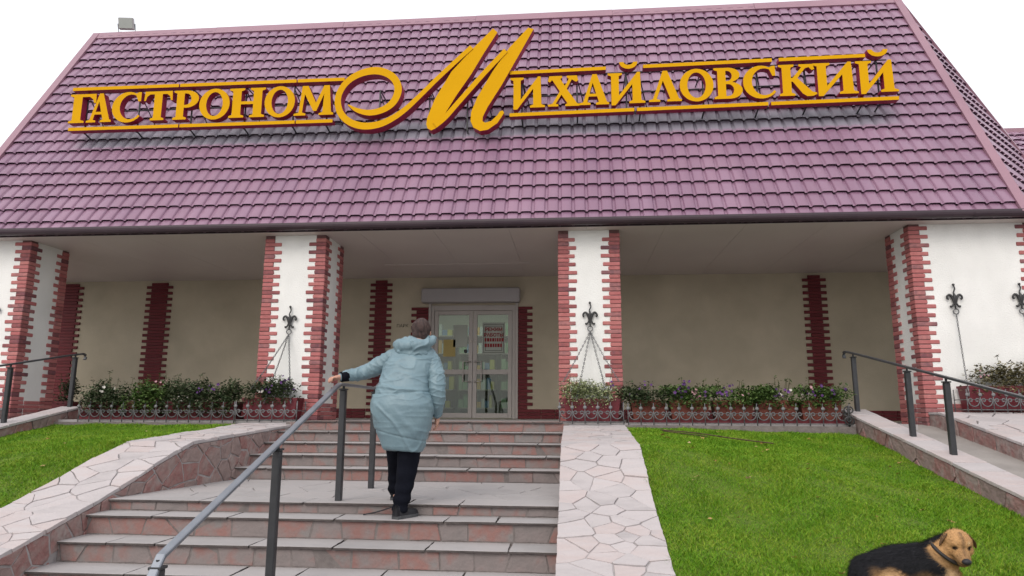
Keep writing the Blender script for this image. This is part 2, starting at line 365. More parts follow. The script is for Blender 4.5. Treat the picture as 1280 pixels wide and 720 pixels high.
def tri_mesh(V, F):
    me = bpy.data.meshes.new('m'); V = np.asarray(V, np.float32); F = np.asarray(F, np.int32); k = F.shape[1]
    me.vertices.add(len(V)); me.vertices.foreach_set('co', V.ravel()); me.loops.add(F.size); me.loops.foreach_set('vertex_index', F.ravel())
    me.polygons.add(len(F)); me.polygons.foreach_set('loop_start', np.arange(0, F.size, k, dtype=np.int32)); me.polygons.foreach_set('loop_total', np.full(len(F), k, np.int32))
    me.update(calc_edges=True); me.validate(); return me

# ================================================================ SETTING
def flat(name, pts, mat, kind='structure', parent=None):
    o = obj(name, mesh(pts, [tuple(range(len(pts)))]), mat, parent); 
    if kind: o['kind'] = kind
    return o
flat('ground', [(-400, -400, 0), (400, -400, 0), (400, 400, 0), (-400, 400, 0)], 'asphalt')
PY = [3.2, 4.0, 4.95, 5.43, 6.0, 6.37, 6.72, 7.2, 9.1, 9.3]
PZ = [-1.46, -1.27, -1.04, -.91, -.76, -.63, -.48, -.32, -.18, -.165]
def prof(y): return float(np.interp(y, PY, PZ))
XL_IN = lambda y: -4.15 if y < 6.1 else -4.15+.40*(y-6.1)/3.17     # inner edge of the left wing wall
SX0, SX1 = -4.15, -.12                                             # the stairs run between the wing walls
FLOOR = -.13
LAND = -.78
# ---- lawns
def lawn_r(x, y):
    a = prof(y)-.035; b = -.18-(9.69-y)*.175; t = min(1, max(0, (x-.645)/2.9)); t = t*t*(3-2*t)
    return a*(1-t)+b*t+.012*math.sin(x*3.1+y*1.7)*math.sin(y*2.3-x)
def lawn_l(x, y):
    a = prof(y)-.035; b = -.11-(9.81-y)*.160; xo = XL_IN(y)-.71; t = min(1, max(0, (xo-x)/(xo+7.2))); t = t*t*(3-2*t)
    return a*(1-t)+b*t+.012*math.sin(x*2.7+y*1.9)*math.sin(y*2.1-x)
def make_lawn(xa, xb, fn, y0, y1, nx, ny, seed, count):
    v = []; f = []
    for j in range(ny+1):
        y = y0+(y1-y0)*j/ny; A, B = xa(y), xb(y)
        for i in range(nx+1):
            x = A+(B-A)*i/nx; v.append((x, y, Z(fn(x, y))))
    f = [(j*(nx+1)+i, j*(nx+1)+i+1, (j+1)*(nx+1)+i+1, (j+1)*(nx+1)+i) for j in range(ny) for i in range(nx)]
    # skirt down to the ground so that the lawn is a bank, not a sheet
    for seq in ([i for i in range(nx+1)], [ny*(nx+1)+i for i in range(nx+1)], [j*(nx+1) for j in range(ny+1)], [j*(nx+1)+nx for j in range(ny+1)]):
        base = len(v); v += [(v[i][0], v[i][1], -.05) for i in seq]
        f += [(seq[k], seq[k+1], base+k+1, base+k) for k in range(len(seq)-1)]
    tag(obj('lawn', mesh(v, f, False), 'turf'), kind='structure')
    # blades: denser where the camera-side slope shows them large
    g = np.random.default_rng(seed); Yr = y0+(y1-y0)*g.random(count)**1.15
    Xr = np.array([xa(y)+(xb(y)-xa(y))*u for y, u in zip(Yr, g.random(count))])
    Zr = np.array([Z(fn(x, y)) for x, y in zip(Xr, Yr)])-.004
    clump = .5+.5*np.sin(Xr*5.3+2*np.sin(Yr*3.7))*np.sin(Yr*6.1+1.5*np.sin(Xr*4.9))
    H = (.012+.020*g.random(count))*(.5+.8*clump)*(1+.5*np.clip(np.sin(Xr*1.9+1.3)*np.sin(Yr*1.4+.6), 0, 1)); edge = g.random(count) < .03; H[edge] *= 1.6
    a = g.random(count)*2*np.pi; wd = .0015+.0017*g.random(count); la = g.random(count)*2*np.pi; ln = H*(.4+1.3*g.random(count))
    dx, dy = np.cos(a)*wd, np.sin(a)*wd; lx, ly = np.cos(la)*ln, np.sin(la)*ln
    V = np.empty((count, 5, 3))
    V[:, 0] = np.stack([Xr-dx, Yr-dy, Zr], 1); V[:, 1] = np.stack([Xr+dx, Yr+dy, Zr], 1)
    V[:, 2] = np.stack([Xr-dx*.8+lx*.35, Yr-dy*.8+ly*.35, Zr+H*.6], 1); V[:, 3] = np.stack([Xr+dx*.8+lx*.35, Yr+dy*.8+ly*.35, Zr+H*.6], 1)
    V[:, 4] = np.stack([Xr+lx, Yr+ly, Zr+H], 1)
    b = np.arange(count)[:, None]*5
    F = np.concatenate([b+[0, 1, 3], b+[0, 3, 2], b+[2, 3, 4]])
    me = tri_mesh(V.reshape(-1, 3), F)
    o = obj('grass', me, 'grass'); tag(o, 'short mown green grass covering the sloping lawn', 'grass', kind='stuff')
make_lawn(lambda y: .63, lambda y: 3.58, lawn_r, 3.2, 9.27, 30, 60, 1, 270000)
make_lawn(lambda y: -7.23, lambda y: XL_IN(y)-.695, lawn_l, 3.2, 9.27, 26, 60, 2, 180000)

# ---- stairs
stairs = tag(obj('stairs', mesh(*(lambda m: (m.v, m.f))(MB())), None), kind='structure')
lower = [(5.84, -.877), (5.53, -1.04), (5.22, -1.20), (4.91, -1.36), (4.60, -1.50)]     # front edge, height
upper = [(7.97, -.645), (8.26, -.515), (8.55, -.385), (8.84, -.257), (9.13, FLOOR)]
def cut_left(y): return XL_IN(y)+.0
core = MB()
edges = [(6.10, LAND)]+lower
for i, (y, z) in enumerate(edges):
    y2 = 7.97 if i == 0 else edges[i-1][0]
    core.box((SX0-.05, y+.006, -.02), (SX1+.05, y2+.04, Z(z)-.016))
for i, (y, z) in enumerate(upper):
    y2 = upper[i+1][0] if i < 4 else 9.44
    core.box((cut_left(y)-.05, y+.006, -.02), (SX1+.05, y2+.04, Z(z)-.016))
obj('step_core', mesh(core.v, core.f), 'joint', stairs)
rr = random.Random(11)
def riser(y, z0, z1, x0, x1, seed, w=.29):
    reg = [(x0, z0), (x1, z0), (x1, z1), (x0, z1)]
    for c in crazy(reg, w, (z1-z0)*1.0, seed, .48, .006):
        place('riser_stone', *stone(c, lambda s, t, h: (s, y+.012-h, Z(t)), .010, rr, .003, .004), 'stone_red', stairs)
def tread(y0, y1, z, x0, x1, seed, w=.62, name='tread_slab', mat='tread', rows=1):
    r_ = random.Random(seed); x = x0
    while x < x1-.02:
        x2 = min(x1, x+w*r_.uniform(.6, 1.5)); 
        if x1-x2 < .2: x2 = x1
        sk = r_.uniform(-.05, .05) if x2 < x1 else 0
        poly = [(x+.004, y0-.024+r_.uniform(-.006, .004)), ((x+x2)/2, y0-.024+r_.uniform(-.007, .005)), (x2-.004, y0-.024+r_.uniform(-.006, .004)), (x2-.004+sk*.3, y1), (x+.004, y1)]
        place(name, *stone(poly, lambda s, t, h: (s, t, Z(z)-.018+h), .018, r_, .003, .0015), mat, stairs, edge='stone_edge')
        x = x2
prev = None
allsteps = [(y, z, SX0) for y, z in lower[::-1]]+[(6.10, LAND, SX0)]+[(y, z, cut_left(y)) for y, z in upper]
zprev = -1.55
for i, (y, z, xl) in enumerate(allsteps):
    riser(y, zprev+.002, z-.018, xl, SX1, 100+i); zprev = z
    if i < 5: tread(y, allsteps[i+1][0]+.02, z, xl, SX1, 200+i)
    elif 5 < i < 10: tread(y, allsteps[i+1][0]+.02, z, xl, SX1, 200+i)
# landing and its paving
tread(6.10, 6.42, LAND, SX0, SX1, 230, .7)
for c in crazy([(SX0+.02, 6.425), (SX1, 6.425), (SX1, 7.99), (-3.9, 7.99)], .60, .42, 61, .35, .004, True):
    place('paving_stone', *stone(c, lambda s, t, h: (s, t, Z(LAND)-.018+h), .018, rr, .002, .0012), 'tread', stairs)

# ---- wing walls
def wing(inner, outer, seed, label, side_stones):
    t = thing('stone_wing_wall', ((inner(7)+outer(7))/2, 7, 0), label, 'wall')
    loc = t.location; ys = [3.2, 4, 4.95, 5.43, 6.0, 6.37, 6.72, 7.2, 8.2, 9.28]
    v = []; f = []
    for y in ys:
        for x in (inner(y), outer(y)): v += [(x-loc[0], y-loc[1], -.05), (x-loc[0], y-loc[1], Z(prof(y))-.009)]
    for i in range(len(ys)-1):
        a = i*4; b = a+4; f += [(a+1, a+3, b+3, b+1), (a, a+1, b+1, b), (a+2, b+2, b+3, a+3)]
    f += [(0, 2, 3, 1), tuple(x+(len(ys)-1)*4 for x in (0, 1, 3, 2))]
    obj('wall_core', mesh(v, f), 'joint_pale', t)
    sg = 1 if outer(7) > inner(7) else -1
    # flagstones on the sloping top, in strips across the slope
    rs = random.Random(seed)
    def top(s, q, h):
        x = inner(q)+(outer(q)-inner(q))*s/.71+(0 if .01 < s < .70 else (-.018*sg if s <= .01 else .012*sg)); sl = (prof(q+.05)-prof(q-.05))/.1
        n_ = math.hypot(1, sl); return (x, q-h*sl/n_, Z(prof(q))-.032+h/n_)
    reg = [(0, 3.25), (.71, 3.25), (.71, 9.27), (0, 9.27)]
    for c in crazy(reg, .42, .125, seed, .42, .002, True):
        place('flagstone', *stone(c, top, .032, rs, .003, .006, .007), 'stone_pale', t, flip=(sg < 0))
    if side_stones:
        for a, b, sd_ in ((6.0, 9.26, 5), (3.3, 6.0, 6)):
            yy = [y for y in PY if a < y < b]
            reg = [(a, prof(a)-1.0), (b, prof(a)-1.0 if a > 5 else prof(a)-1.0), (b, prof(b)-.035)]+[(y, prof(y)-.035) for y in yy[::-1]]+[(a, prof(a)-.035)]
            if a < 5:
                reg = [(a, -1.6), (b, -1.6), (b, prof(b)-.035), (a, prof(a)-.035)]
            for c in crazy(reg, .25, .20, seed+sd_, .42, .006, True):
                cy = sum(p[0] for p in c)/len(c); top_z = max(p[1] for p in c)
                st = [z for y, z in edges+upper if y <= cy]; lim = max(st) if st else -1.55
                if top_z < lim-.02: continue
                place('facing_stone', *stone(c, lambda s, q, h: (inner(s)-sg*(h-.012), s, Z(q)), .024, rs, .008, .007, .010), 'stone_face', t, flip=(sg > 0))
    return t
wing(lambda y: XL_IN(y), lambda y: XL_IN(y)-.71, 21, 'sloping stone wing wall left of the stairs with red facing stones and pale paved top', True)
wing(lambda y: SX1, lambda y: SX1+.765, 33, 'pale flagstone wing wall sloping down beside the stairs to the planter column', False)

# ---- wheelchair ramps with their low walls and the sloping stone terraces beside the corner columns
RY = [3.6, 6.06, 6.8, 7.86, 9.75]; RZ = [-1.10, -.64, -.50, -.30, .05]
def rz(y): return float(np.interp(y, RY, RZ))
def ramp_side(mir, seed, side):
    X = (lambda x: x) if not mir else (lambda x: -3.645-x)
    sg = -1 if mir else 1
    y1 = 9.75; nb = 24
    ys = [3.6+(y1-3.6)*i/nb for i in range(nb+1)]
    # ramp surface
    v = []; f = []
    for y in ys+[10.2]:
        zz = min(-.145, -.165-(9.5-y)*.183) if y < 9.6 else -.145
        v += [(X(3.80), y, Z(zz)), (X(4.62), y, Z(zz))]
    k = len(ys)+1; f = [(2*i, 2*i+1, 2*i+3, 2*i+2) for i in range(k-1)]
    tag(obj('ramp', mesh(v, f), 'concrete'), kind='structure')
    # low wall
    t = thing('ramp_wall', (X(3.7), 7, 0), 'low stone ramp wall with pale coping beside the '+side+' lawn', 'wall')
    loc = t.location; v = []; f = []
    for y in ys:
        for x in (X(3.56), X(3.84)): v += [(x-loc[0], y-loc[1], -.05), (x-loc[0], y-loc[1], Z(rz(y))-.028)]
    for i in range(nb):
        a = i*4; b = a+4; f += [(a+1, a+3, b+3, b+1), (a, a+1, b+1, b), (a+2, b+2, b+3, a+3)]
    f += [(0, 2, 3, 1), tuple(x+nb*4 for x in (0, 1, 3, 2))]
    obj('wall_core', mesh(v, f), 'joint', t)
    rs = random.Random(seed)
    def face(s, q, h): return (X(3.56-(h-.010)), s, Z(q+rz(s)))
    for c in crazy([(3.62, -.50), (9.74, -.50), (9.74, -.032), (3.62, -.032)], .34, .235, seed, .4, .006):
        place('facing_stone', *stone(c, face, .022, rs, .006, .006, .009), 'stone_face', t, flip=not mir)
    y = 3.62
    while y < 9.74:
        y2 = min(9.76, y+rs.uniform(.25, .5)); 
        if 9.76-y2 < .15: y2 = 9.76
        poly = [(3.535, y+.003), (3.86, y+.003), (3.86, y2-.003), (3.535, y2-.003)]
        place('coping_stone', *stone(poly, lambda s, q, h: (X(s), q, Z(rz(min(q, 9.75)))-.030+h), .030, rs, .005, .003), 'stone_pale', t, flip=mir); y = y2
    # end face stones of the wall toward the planter
    # terrace: sloping paved block in front of the corner column
    tz = lambda y: .02-(9.35-y)*.194 if y < 9.35 else .02
    t2 = thing('stone_terrace', (X(5.6), 7, 0), 'sloping stone terrace in front of the '+side+' corner column planter', 'terrace')
    loc = t2.location; v = []; f = []; ys2 = [3.6, 5, 7, 9.35, 9.64]
    for y in ys2:
        for x in (X(4.60), X(6.6)): v += [(x-loc[0], y-loc[1], -.05), (x-loc[0], y-loc[1], Z(tz(y))-.03)]
    for i in range(len(ys2)-1):
        a = i*4; b = a+4; f += [(a+1, a+3, b+3, b+1), (a, a+1, b+1, b), (a+2, b+2, b+3, a+3)]
    f += [(0, 2, 3, 1), tuple(x+(len(ys2)-1)*4 for x in (0, 1, 3, 2))]
    obj('terrace_core', mesh(v, f), 'joint', t2)
    for c in crazy([(4.58, 5.0), (6.58, 5.0), (6.58, 9.63), (4.58, 9.63)], .42, .30, seed+2, .4, .007, True):
        place('paving_stone', *stone(c, lambda s, q, h: (X(s), q, Z(tz(q))-.031+h), .030, rs, .005, .004), 'stone_pale', t2, flip=mir)
    for c in crazy([(5.0, -.6), (9.62, -.6), (9.62, -.032), (5.0, -.032)], .4, .25, seed+3, .4, .006):
        if max(p[1] for p in c) < -.26: continue
        place('facing_stone', *stone(c, lambda s, q, h: (X(4.60-(h-.010)), s, Z(q+tz(s))), .022, rs, .006, .006, .009), 'stone_face', t2, flip=not mir)
ramp_side(False, 41, 'right'); ramp_side(True, 52, 'left')
# portico floor
fl = MB(); fl.box((-10.6, 9.32, -.02), (-7.9, 13.0, Z(FLOOR)-.006)).box((-7.9, 9.32, -.02), (4.3, 13.0, Z(FLOOR)-.006)).box((4.3, 9.66, -.02), (6.6, 13.0, Z(FLOOR)-.02))
po = fl.build('portico_floor', 'tread'); tag(po, kind='structure')
tread(9.13, 9.6, FLOOR, -3.60, SX1-.02, 260, .6, 'edge_slab', 'stone_red')

# ================================================================ THE SHOP
shop = thing('shop_building', (-1.8, 12, 0), 'cream grocery shop with steep wine-red tiled roof and brick-quoined portico', 'building')
SL = shop.location
def sp(name, mb, mat, parent=None, smooth=False):
    """part of the shop from world coordinates"""
    p = parent or shop; off = SL if p is shop else SL+p.location
    mb.v = [(a-off[0], b-off[1], c-off[2]) for a, b, c in mb.v]
    return obj(name, mesh(mb.v, mb.f, smooth), mat, p)
YF, YB, ZT = 9.65, 13.0, Z(2.54)
ROOFZ = Z(2.575); RY0 = 9.476; TH = R(60); XR0, XR1 = -9.65, 6.036
RIDGE_Y, RIDGE_Z = 12.33, Z(7.519)
# ---- walls, soffit
DX0, DX1, DZ1 = -2.69, -1.08, Z(1.99)
wl = MB()
wl.box((-13.5, YB, 0), (DX0, YB+.3, Z(2.6))).box((DX1, YB, 0), (7.6, YB+.3, Z(2.6))).box((DX0, YB, DZ1), (DX1, YB+.3, Z(2.6)))
sp('back_wall', wl, 'cream_plaster')
sf = MB()
for i in range(18):
    x0 = -10.7+i*1.09; sf.box((x0+.002, RY0-.02, ZT), (x0+1.088, YB, ZT+.05))
sp('soffit', sf, 'soffit')
sp('soffit_trim', MB().box((-3.3, 11.75, ZT-.012), (-.75, 11.82, ZT+.01)), 'soffit')
sp('shell', MB().box((-9.3, RIDGE_Y-.02, ZT+.06), (5.8, 20, RIDGE_Z-.06)).box((-10.5, YB+3.2, 0), (6.5, 20, ZT+.06)), 'cream_plaster')
gab = MB()
for x in (XR0+.03, XR1-.03): gab.add([(x, RY0+.05, ROOFZ), (x, RIDGE_Y, ROOFZ), (x, RIDGE_Y, RIDGE_Z-.1)], [(0, 1, 2)])
sp('gable', gab, 'flashing')

# ---- columns with brick quoins
CO = .0597; BL, BS, PR = .245, .145, .013
brick_me = {}
def brick_mesh(kx, ky):
    k = (kx, ky)
    if k not in brick_me:
        v, f = chamfer(kx, ky, CO-.0065, .0075); brick_me[k] = mesh(v, f); brick_me[k].materials.append(MAT['brick'])
    return brick_me[k]
def column(x0, x1, depth, singles, others, zb, plinth):
    """plaster pier; corners given as (sx, sy): -1 left/front, +1 right/back"""
    y0, y1 = YF, YF+depth; cx = (x0+x1)/2
    col = obj('column', mesh(*(lambda m: (m.v, m.f))(MB().box((x0-cx, 0, 0), (x1-cx, depth, ZT-zb+.02)))), 'white_plaster', shop, Vector((cx, y0, zb))-SL)
    many = MB(); mor = MB(); rb = random.Random(int(abs(x0)*100)); rows = int((ZT-zb)/CO)
    for sx, sy in singles+others:
        X = x0 if sx < 0 else x1; Y = y0 if sy < 0 else y1
        ix, iy = -sx, -sy                                     # direction into the column
        a = (X-ix*.006, Y-iy*.006); b = (X+ix*.135, Y+iy*.135)
        mor = MB().box((min(a[0], b[0])-cx, min(a[1], b[1])-y0, 0), (max(a[0], b[0])-cx, max(a[1], b[1])-y0, ZT-zb+.01)); obj('mortar', mesh(mor.v, mor.f), 'mortar', col)
        for r_ in range(rows):
            lx, ly = (BL, BS) if (r_ % 2 == 0) else (BS, BL)
            if plinth and r_ < plinth: lx, ly = BL, BL
            lx *= rb.choice((.92, .97, 1.0, 1.04)); ly *= rb.choice((.94, 1.0, 1.03)); w_, d_ = round(lx+PR, 4), round(ly+PR, 4); bx = X+ix*(lx-PR)/2; by = Y+iy*(ly-PR)/2; bz = zb+(r_+.5)*CO
            jx, jy = rb.uniform(-.003, .003), rb.uniform(-.002, .002)
            if (sx, sy) in singles:
                o = obj('brick', brick_mesh(w_, d_), None, col, (bx-cx+jx, by-y0+jy, bz-zb)); o.rotation_euler = (rb.uniform(-.008, .008), 0, rb.uniform(-.012, .012))
            else:
                v, f = chamfer(w_, d_, CO-.0055, .0055); many.add([(p[0]+bx-cx+jx, p[1]+by-y0+jy, p[2]+bz-zb) for p in v], f)
    if plinth:                                                 # courses of brick right round the foot
        for r_ in range(plinth):
            n_ = max(1, round((x1-x0-2*BL)/.25)); wx = (x1-x0-2*BL)/n_
            for i in range(n_):
                many.add(*[(lambda V, F: ([(p[0]+x0+BL+(i+.5)*wx-cx, p[1]-.003, p[2]+(r_+.5)*CO) for p in V], F))(*chamfer(wx-.008, .026, CO-.0055, .0055))][0])
            n_ = max(1, round((depth-2*BL)/.25)); wy = (depth-2*BL)/n_
            for X, q in ((x0, 1), (x1, -1)):
                for i in range(n_):
                    many.add(*[(lambda V, F: ([(p[0]+X+q*.003-cx, p[1]+BL+(i+.5)*wy, p[2]+(r_+.5)*CO) for p in V], F))(*chamfer(.026, wy-.008, CO-.0055, .0055))][0])
    if many.v: tag(obj('brickwork', mesh(many.v, many.f), 'brick_many', col), kind='stuff')
    return col
FL, FR, BLc, BR = (-1, -1), (1, -1), (-1, 1), (1, 1)
column(-9.95, -8.22, .80, [FR], [BR, FL], Z(-.17), 5)
column(-4.50, -3.60, .78, [FL, FR], [BR, BLc], Z(FLOOR), 4)
column(-.19, .655, .78, [FL, FR], [BR, BLc], Z(FLOOR), 4)
column(4.575, 6.18, .70, [FL, FR], [BLc], Z(-.17), 5)
# ---- dark brick pilasters and plinth on the back wall, quoins round the door
dq = MB(); rb = random.Random(5)
def strip(xa, xb, z0, z1, left, right, y=YB):
    n_ = int((z1-z0)/CO)
    for r_ in range(n_):
        l = xa-(.10 if left and r_ % 2 == 0 else 0); q = xb+(.10 if right and r_ % 2 == 0 else 0)
        V, F = chamfer(q-l, .034, CO-.005, .004); dq.add([(p[0]+(l+q)/2, p[1]+y-.010, p[2]+z0+(r_+.5)*CO) for p in V], F)
strip(-3.80, -3.57, Z(FLOOR), ZT, True, True)
strip(-8.36, -8.02, Z(FLOOR), ZT, True, True)
strip(-10.25, -9.9, Z(FLOOR), ZT, False, True)
strip(4.30, 4.52, Z(FLOOR), ZT, True, True)
strip(-2.98, -2.74, Z(FLOOR), Z(2.0), True, False); strip(-1.03, -.86, Z(FLOOR), Z(2.0), False, True)
for a, b in ((-10.4, -8.47), (-7.9, -3.91), (-3.46, -3.0), (-.86, 4.26), (4.68, 6.4)):
    for r_ in range(3):
        k = max(1, round((b-a)/.25)); wx = (b-a)/k
        for i in range(k):
            V, F = chamfer(wx-.006, .03, CO-.005, .004); dq.add([(p[0]+a+(i+.5)*wx, p[1]+YB-.009, p[2]+Z(FLOOR)+(r_+.5)*CO) for p in V], F)
dqo = sp('wall_brickwork', dq, 'dark_brick'); tag(dqo, kind='stuff')

# ---- door
def ub(mb, x0, x1, y0, y1, z0, z1, c=.004): return mb.cbox((x0, y0, z0), (x1, y1, z1), c)
fr = MB(); ub(fr, DX0, DX0+.06, YB-.03, YB+.09, Z(FLOOR), DZ1); ub(fr, DX1-.06, DX1, YB-.03, YB+.09, Z(FLOOR), DZ1); ub(fr, DX0+.06, DX1-.06, YB-.028, YB+.09, DZ1-.10, DZ1)
sp('door_frame', fr, 'alu')
sh = MB(); V = []
sp('shutter_box', MB().cbox((-2.86, YB-.20, Z(2.03)), (-.99, YB+.0, Z(2.30)), .02), 'alu_dark')
for xa, xb in ((DX0-.05, DX0-.002), (DX1+.002, DX1+.05)): sp('shutter_guide', MB().cbox((xa, YB-.05, Z(FLOOR)), (xb, YB-.001, Z(2.03))), 'alu')
dm = (DX0+DX1)/2
for sgn, a, b in ((1, DX0+.065, dm-.004), (-1, dm+.004, DX1-.065)):
    z0, z1 = Z(FLOOR)+.012, DZ1-.105; st = .075; y0, y1 = YB-.02, YB+.03; mid = Z(.73)
    m = MB(); ub(m, a, a+st, y0, y1, z0, z1); ub(m, b-st, b, y0, y1, z0, z1); ub(m, a+st, b-st, y0+.002, y1-.002, z1-st, z1); ub(m, a+st, b-st, y0+.002, y1-.002, z0, z0+.09); ub(m, a+st, b-st, y0+.002, y1-.002, mid-.045, mid+.045)
    d = sp('door', m, 'alu')
    for q0, q1 in ((z0+.09, mid-.045), (mid+.045, z1-st)):
        sp('door_glass', MB().box((a+st, YB+.004, q0), (b-st, YB+.010, q1)), 'glass', d)
    hx = b-st*.5 if sgn > 0 else a+st*.5; hd = MB()
    hx2 = hx-.13*sgn
    hd.tube([(hx, y0, Z(.92)), (hx, y0-.05, Z(.92)), (hx2, y0-.055, Z(.92)), (hx2, y0-.055, Z(.55)), (hx, y0-.05, Z(.55)), (hx, y0, Z(.55))], .013, 8)
    sp('handle', hd, 'alu', d, True)
    lk = MB(); lk.add(*ico((hx, y0-.004, Z(1.30)), (.02, .012, .02), 2)); sp('door_lock', lk, 'petal_white', d, True)
    if sgn < 0:
        pa = sp('notice_sheet', MB().box((a+st+.10, YB+.001, Z(1.06)), (b-st-.06, YB+.0035, Z(1.66))), 'paper', d)
        bo = MB(); X0, X1, Z0, Z1 = a+st+.12, b-st-.08, Z(1.09), Z(1.63)
        for q in (0, .035): 
            for e in (((X0+q, Z0+q), (X1-q, Z0+q+.008)), ((X0+q, Z1-q-.008), (X1-q, Z1-q)), ((X0+q, Z0+q), (X0+q+.008, Z1-q)), ((X1-q-.008, Z0+q), (X1-q, Z1-q))): bo.box((e[0][0], YB-.0015-q*.01, e[0][1]), (e[1][0], YB-.0006-q*.01, e[1][1]))
        sp('notice_border', bo, 'text_dark', d)
    else:
        sp('notice_sheet', MB().box((b-st-.30, YB+.001, Z(1.20)), (b-st-.03, YB+.0035, Z(1.62))), 'paper', d)
        sp('notice_sheet', MB().box((a+st+.10, YB+.001, Z(1.02)), (a+st+.33, YB+.0035, Z(1.34))), pm('notice_yellow', [(.34, .27, .10), (.40, .32, .13)], 3, .8), d)
        lk = MB(); lk.add(*ico((b-st-.06, YB-.005, Z(1.12)), (.035, .012, .035), 2)); sp('door_lock', lk, 'steel_dark', d, True)
door_r = [o for o in shop.children if o.name.startswith('door') and o.data and 'frame' not in o.name][-1]
def text(name, s, size, loc, mat, parent, ext=.001, bold=0):
    c = bpy.data.curves.new(name, 'FONT'); c.body = s; c.size = size; c.align_x = 'CENTER'; c.extrude = ext; c.offset = bold
    o = bpy.data.objects.new('tmp', c); C.objects.link(o); me = eval_mesh(o); bpy.data.objects.remove(o); bpy.data.curves.remove(c)
    me.materials.clear(); p = obj(name, me, mat, parent, Vector(loc)-(SL if parent is shop or parent.parent is shop else Vector((0, 0, 0))), (R(90), 0, 0)); return p
tx = (dm+.004+.075+DX1-.065-.075)/2+.02
for i, s_ in enumerate(('РЕЖИМ', 'РАБОТЫ')):
    text('lettering', s_, .088, (tx, YB-.004, Z(1.50)-i*.105), 'text_red', door_r, .001, .003)
for i in range(2):                                             # two lower lines too blurred to read: solid dark red strokes
    mk = MB(); xx = tx-.17
    while xx < tx+.15:
        w_ = .022+.02*((i*7+int(xx*90)) % 3)/2; mk.box((xx, YB-.005, Z(1.30)-i*.105), (xx+w_, YB-.003, Z(1.365)-i*.105)); xx += w_+.012
    tag(sp('blurred_lettering', mk, 'text_red', door_r), kind='stuff')
text('wall_plaque_text', 'ПАРК', .085, (-3.25, YB-.004, Z(1.58)), 'text_dark', shop)
# ---- shop interior behind the glass
inn = MB(); inn.box((-5, YB+.3, Z(FLOOR)-.06), (1.2, YB+3.2, Z(FLOOR)-.01)); sp('shop_floor', inn, 'wood_floor')
inn = MB(); inn.box((-5, YB+3.1, Z(FLOOR)), (1.2, YB+3.2, Z(2.6))).box((-5.1, YB+.3, Z(FLOOR)), (-5, YB+3.2, Z(2.6))).box((1.2, YB+.3, Z(FLOOR)), (1.3, YB+3.2, Z(2.6))).box((-5, YB+.3, Z(2.56)), (1.2, YB+3.1, Z(2.62)))
sp('shop_room', inn, 'shop_wall')
ri = random.Random(3)
for bx in (-3.1, -2.15, -1.2):
    unit = thing('display_shelf', (bx, YB+2.4, Z(FLOOR)-.01), {-3.1: 'shop shelf of goods behind the left door glass', -2.15: 'shop shelf of goods behind the gap between the doors', -1.2: 'shop shelf of goods behind the right door glass'}[bx], 'shelf')
    m = MB(); m.box((-.42, .38, 0), (.42, .42, 1.9))
    for k in range(5): m.box((-.42, 0, .2+k*.4), (.42, .379, .225+k*.4))
    obj('shelf_frame', mesh(m.v, m.f), 'alu', unit)
    for k in range(5):
        m = MB(); x = -.4
        while x < .34:
            w_ = ri.uniform(.06, .13); m.box((x, .06, .226+k*.4), (x+w_-.008, .3, .226+k*.4+ri.uniform(.12, .3))); x += w_
        pk = obj('packages', mesh(m.v, m.f), pm('package', [(.5, .12, .08), (.65, .5, .12), (.12, .3, .15), (.6, .6, .55), (.15, .25, .45)], 1, .5, rnd='island', rw=.95) if k == 0 and bx == -3.1 else bpy.data.materials['package'], unit); tag(pk, kind='stuff')
# a lit strip lamp inside the shop (the photograph shows the shop lit behind the glass)
ld = bpy.data.lights.new('shop_lamp', 'AREA'); ld.shape = 'RECTANGLE'; ld.size = 3.0; ld.size_y = .3; ld.energy = 12; ld.color = (.95, 1, .88)
lo = bpy.data.objects.new('shop_lamp', ld); C.objects.link(lo); lo.location = (-1.9, YB+1.5, Z(2.45))
lt = thing('strip_lamp', (-1.9, YB+1.5, Z(2.47)), 'long strip lamp on the shop ceiling behind the doors', 'lamp')
m = MB(); m.box((-1.5, -.12, .02), (1.5, .12, .088)); obj('housing', mesh(m.v, m.f), 'alu', lt)
m = MB(); m.box((-1.45, -.10, 0), (1.45, .10, .019)); dmt, dn, db = new_mat('lamp_diffuser'); db.inputs['Base Color'].default_value = (.8, .8, .76, 1); db.inputs['Emission Color'].default_value = (.95, 1, .88, 1); db.inputs['Emission Strength'].default_value = 2.0; obj('diffuser', mesh(m.v, m.f), dmt, lt)

# ---- roof: pressed-metal tiles, one unit each
PITCH = .1916; CRS = .2827
def tile_mesh(wd=PITCH, ln=CRS):
    """one pressed tile in its own plane: x along the eave, y up the slope, z out of the roof"""
    prof_ = [(0, 0), (.020, .0005), (.030, .022), (.042, .029), (.098, .031), (.156, .029), (.168, .022), (.178, .001), (.186, 0)]
    v = []; f = []; k = len(prof_)
    for (y, lift) in ((0, .037), (ln*.05, .036), (ln*1.06, .0)):
        for x, h in prof_: v.append((x*wd/.186-wd/2, y, h+lift))
    for x, h in prof_: v.append((x*wd/.186-wd/2, .026, h+.010))               # lower lip
    for r_ in range(2): f += [(r_*k+i, r_*k+i+1, (r_+1)*k+i+1, (r_+1)*k+i) for i in range(k-1)]
    f += [(3*k+i, 3*k+i+1, i+1, i) for i in range(k-1)]
    return v, f
TV, TF = tile_mesh(); tile_me = mesh(TV, TF, False); tile_me.materials.append(MAT['roof'])
for p in tile_me.polygons: p.use_smooth = p.index < 16
try: tile_me.set_sharp_from_angle(angle=R(50))
except Exception: pass
eY, eZ = RY0-.06, ROOFZ-.10*0-.06*math.tan(TH)*0
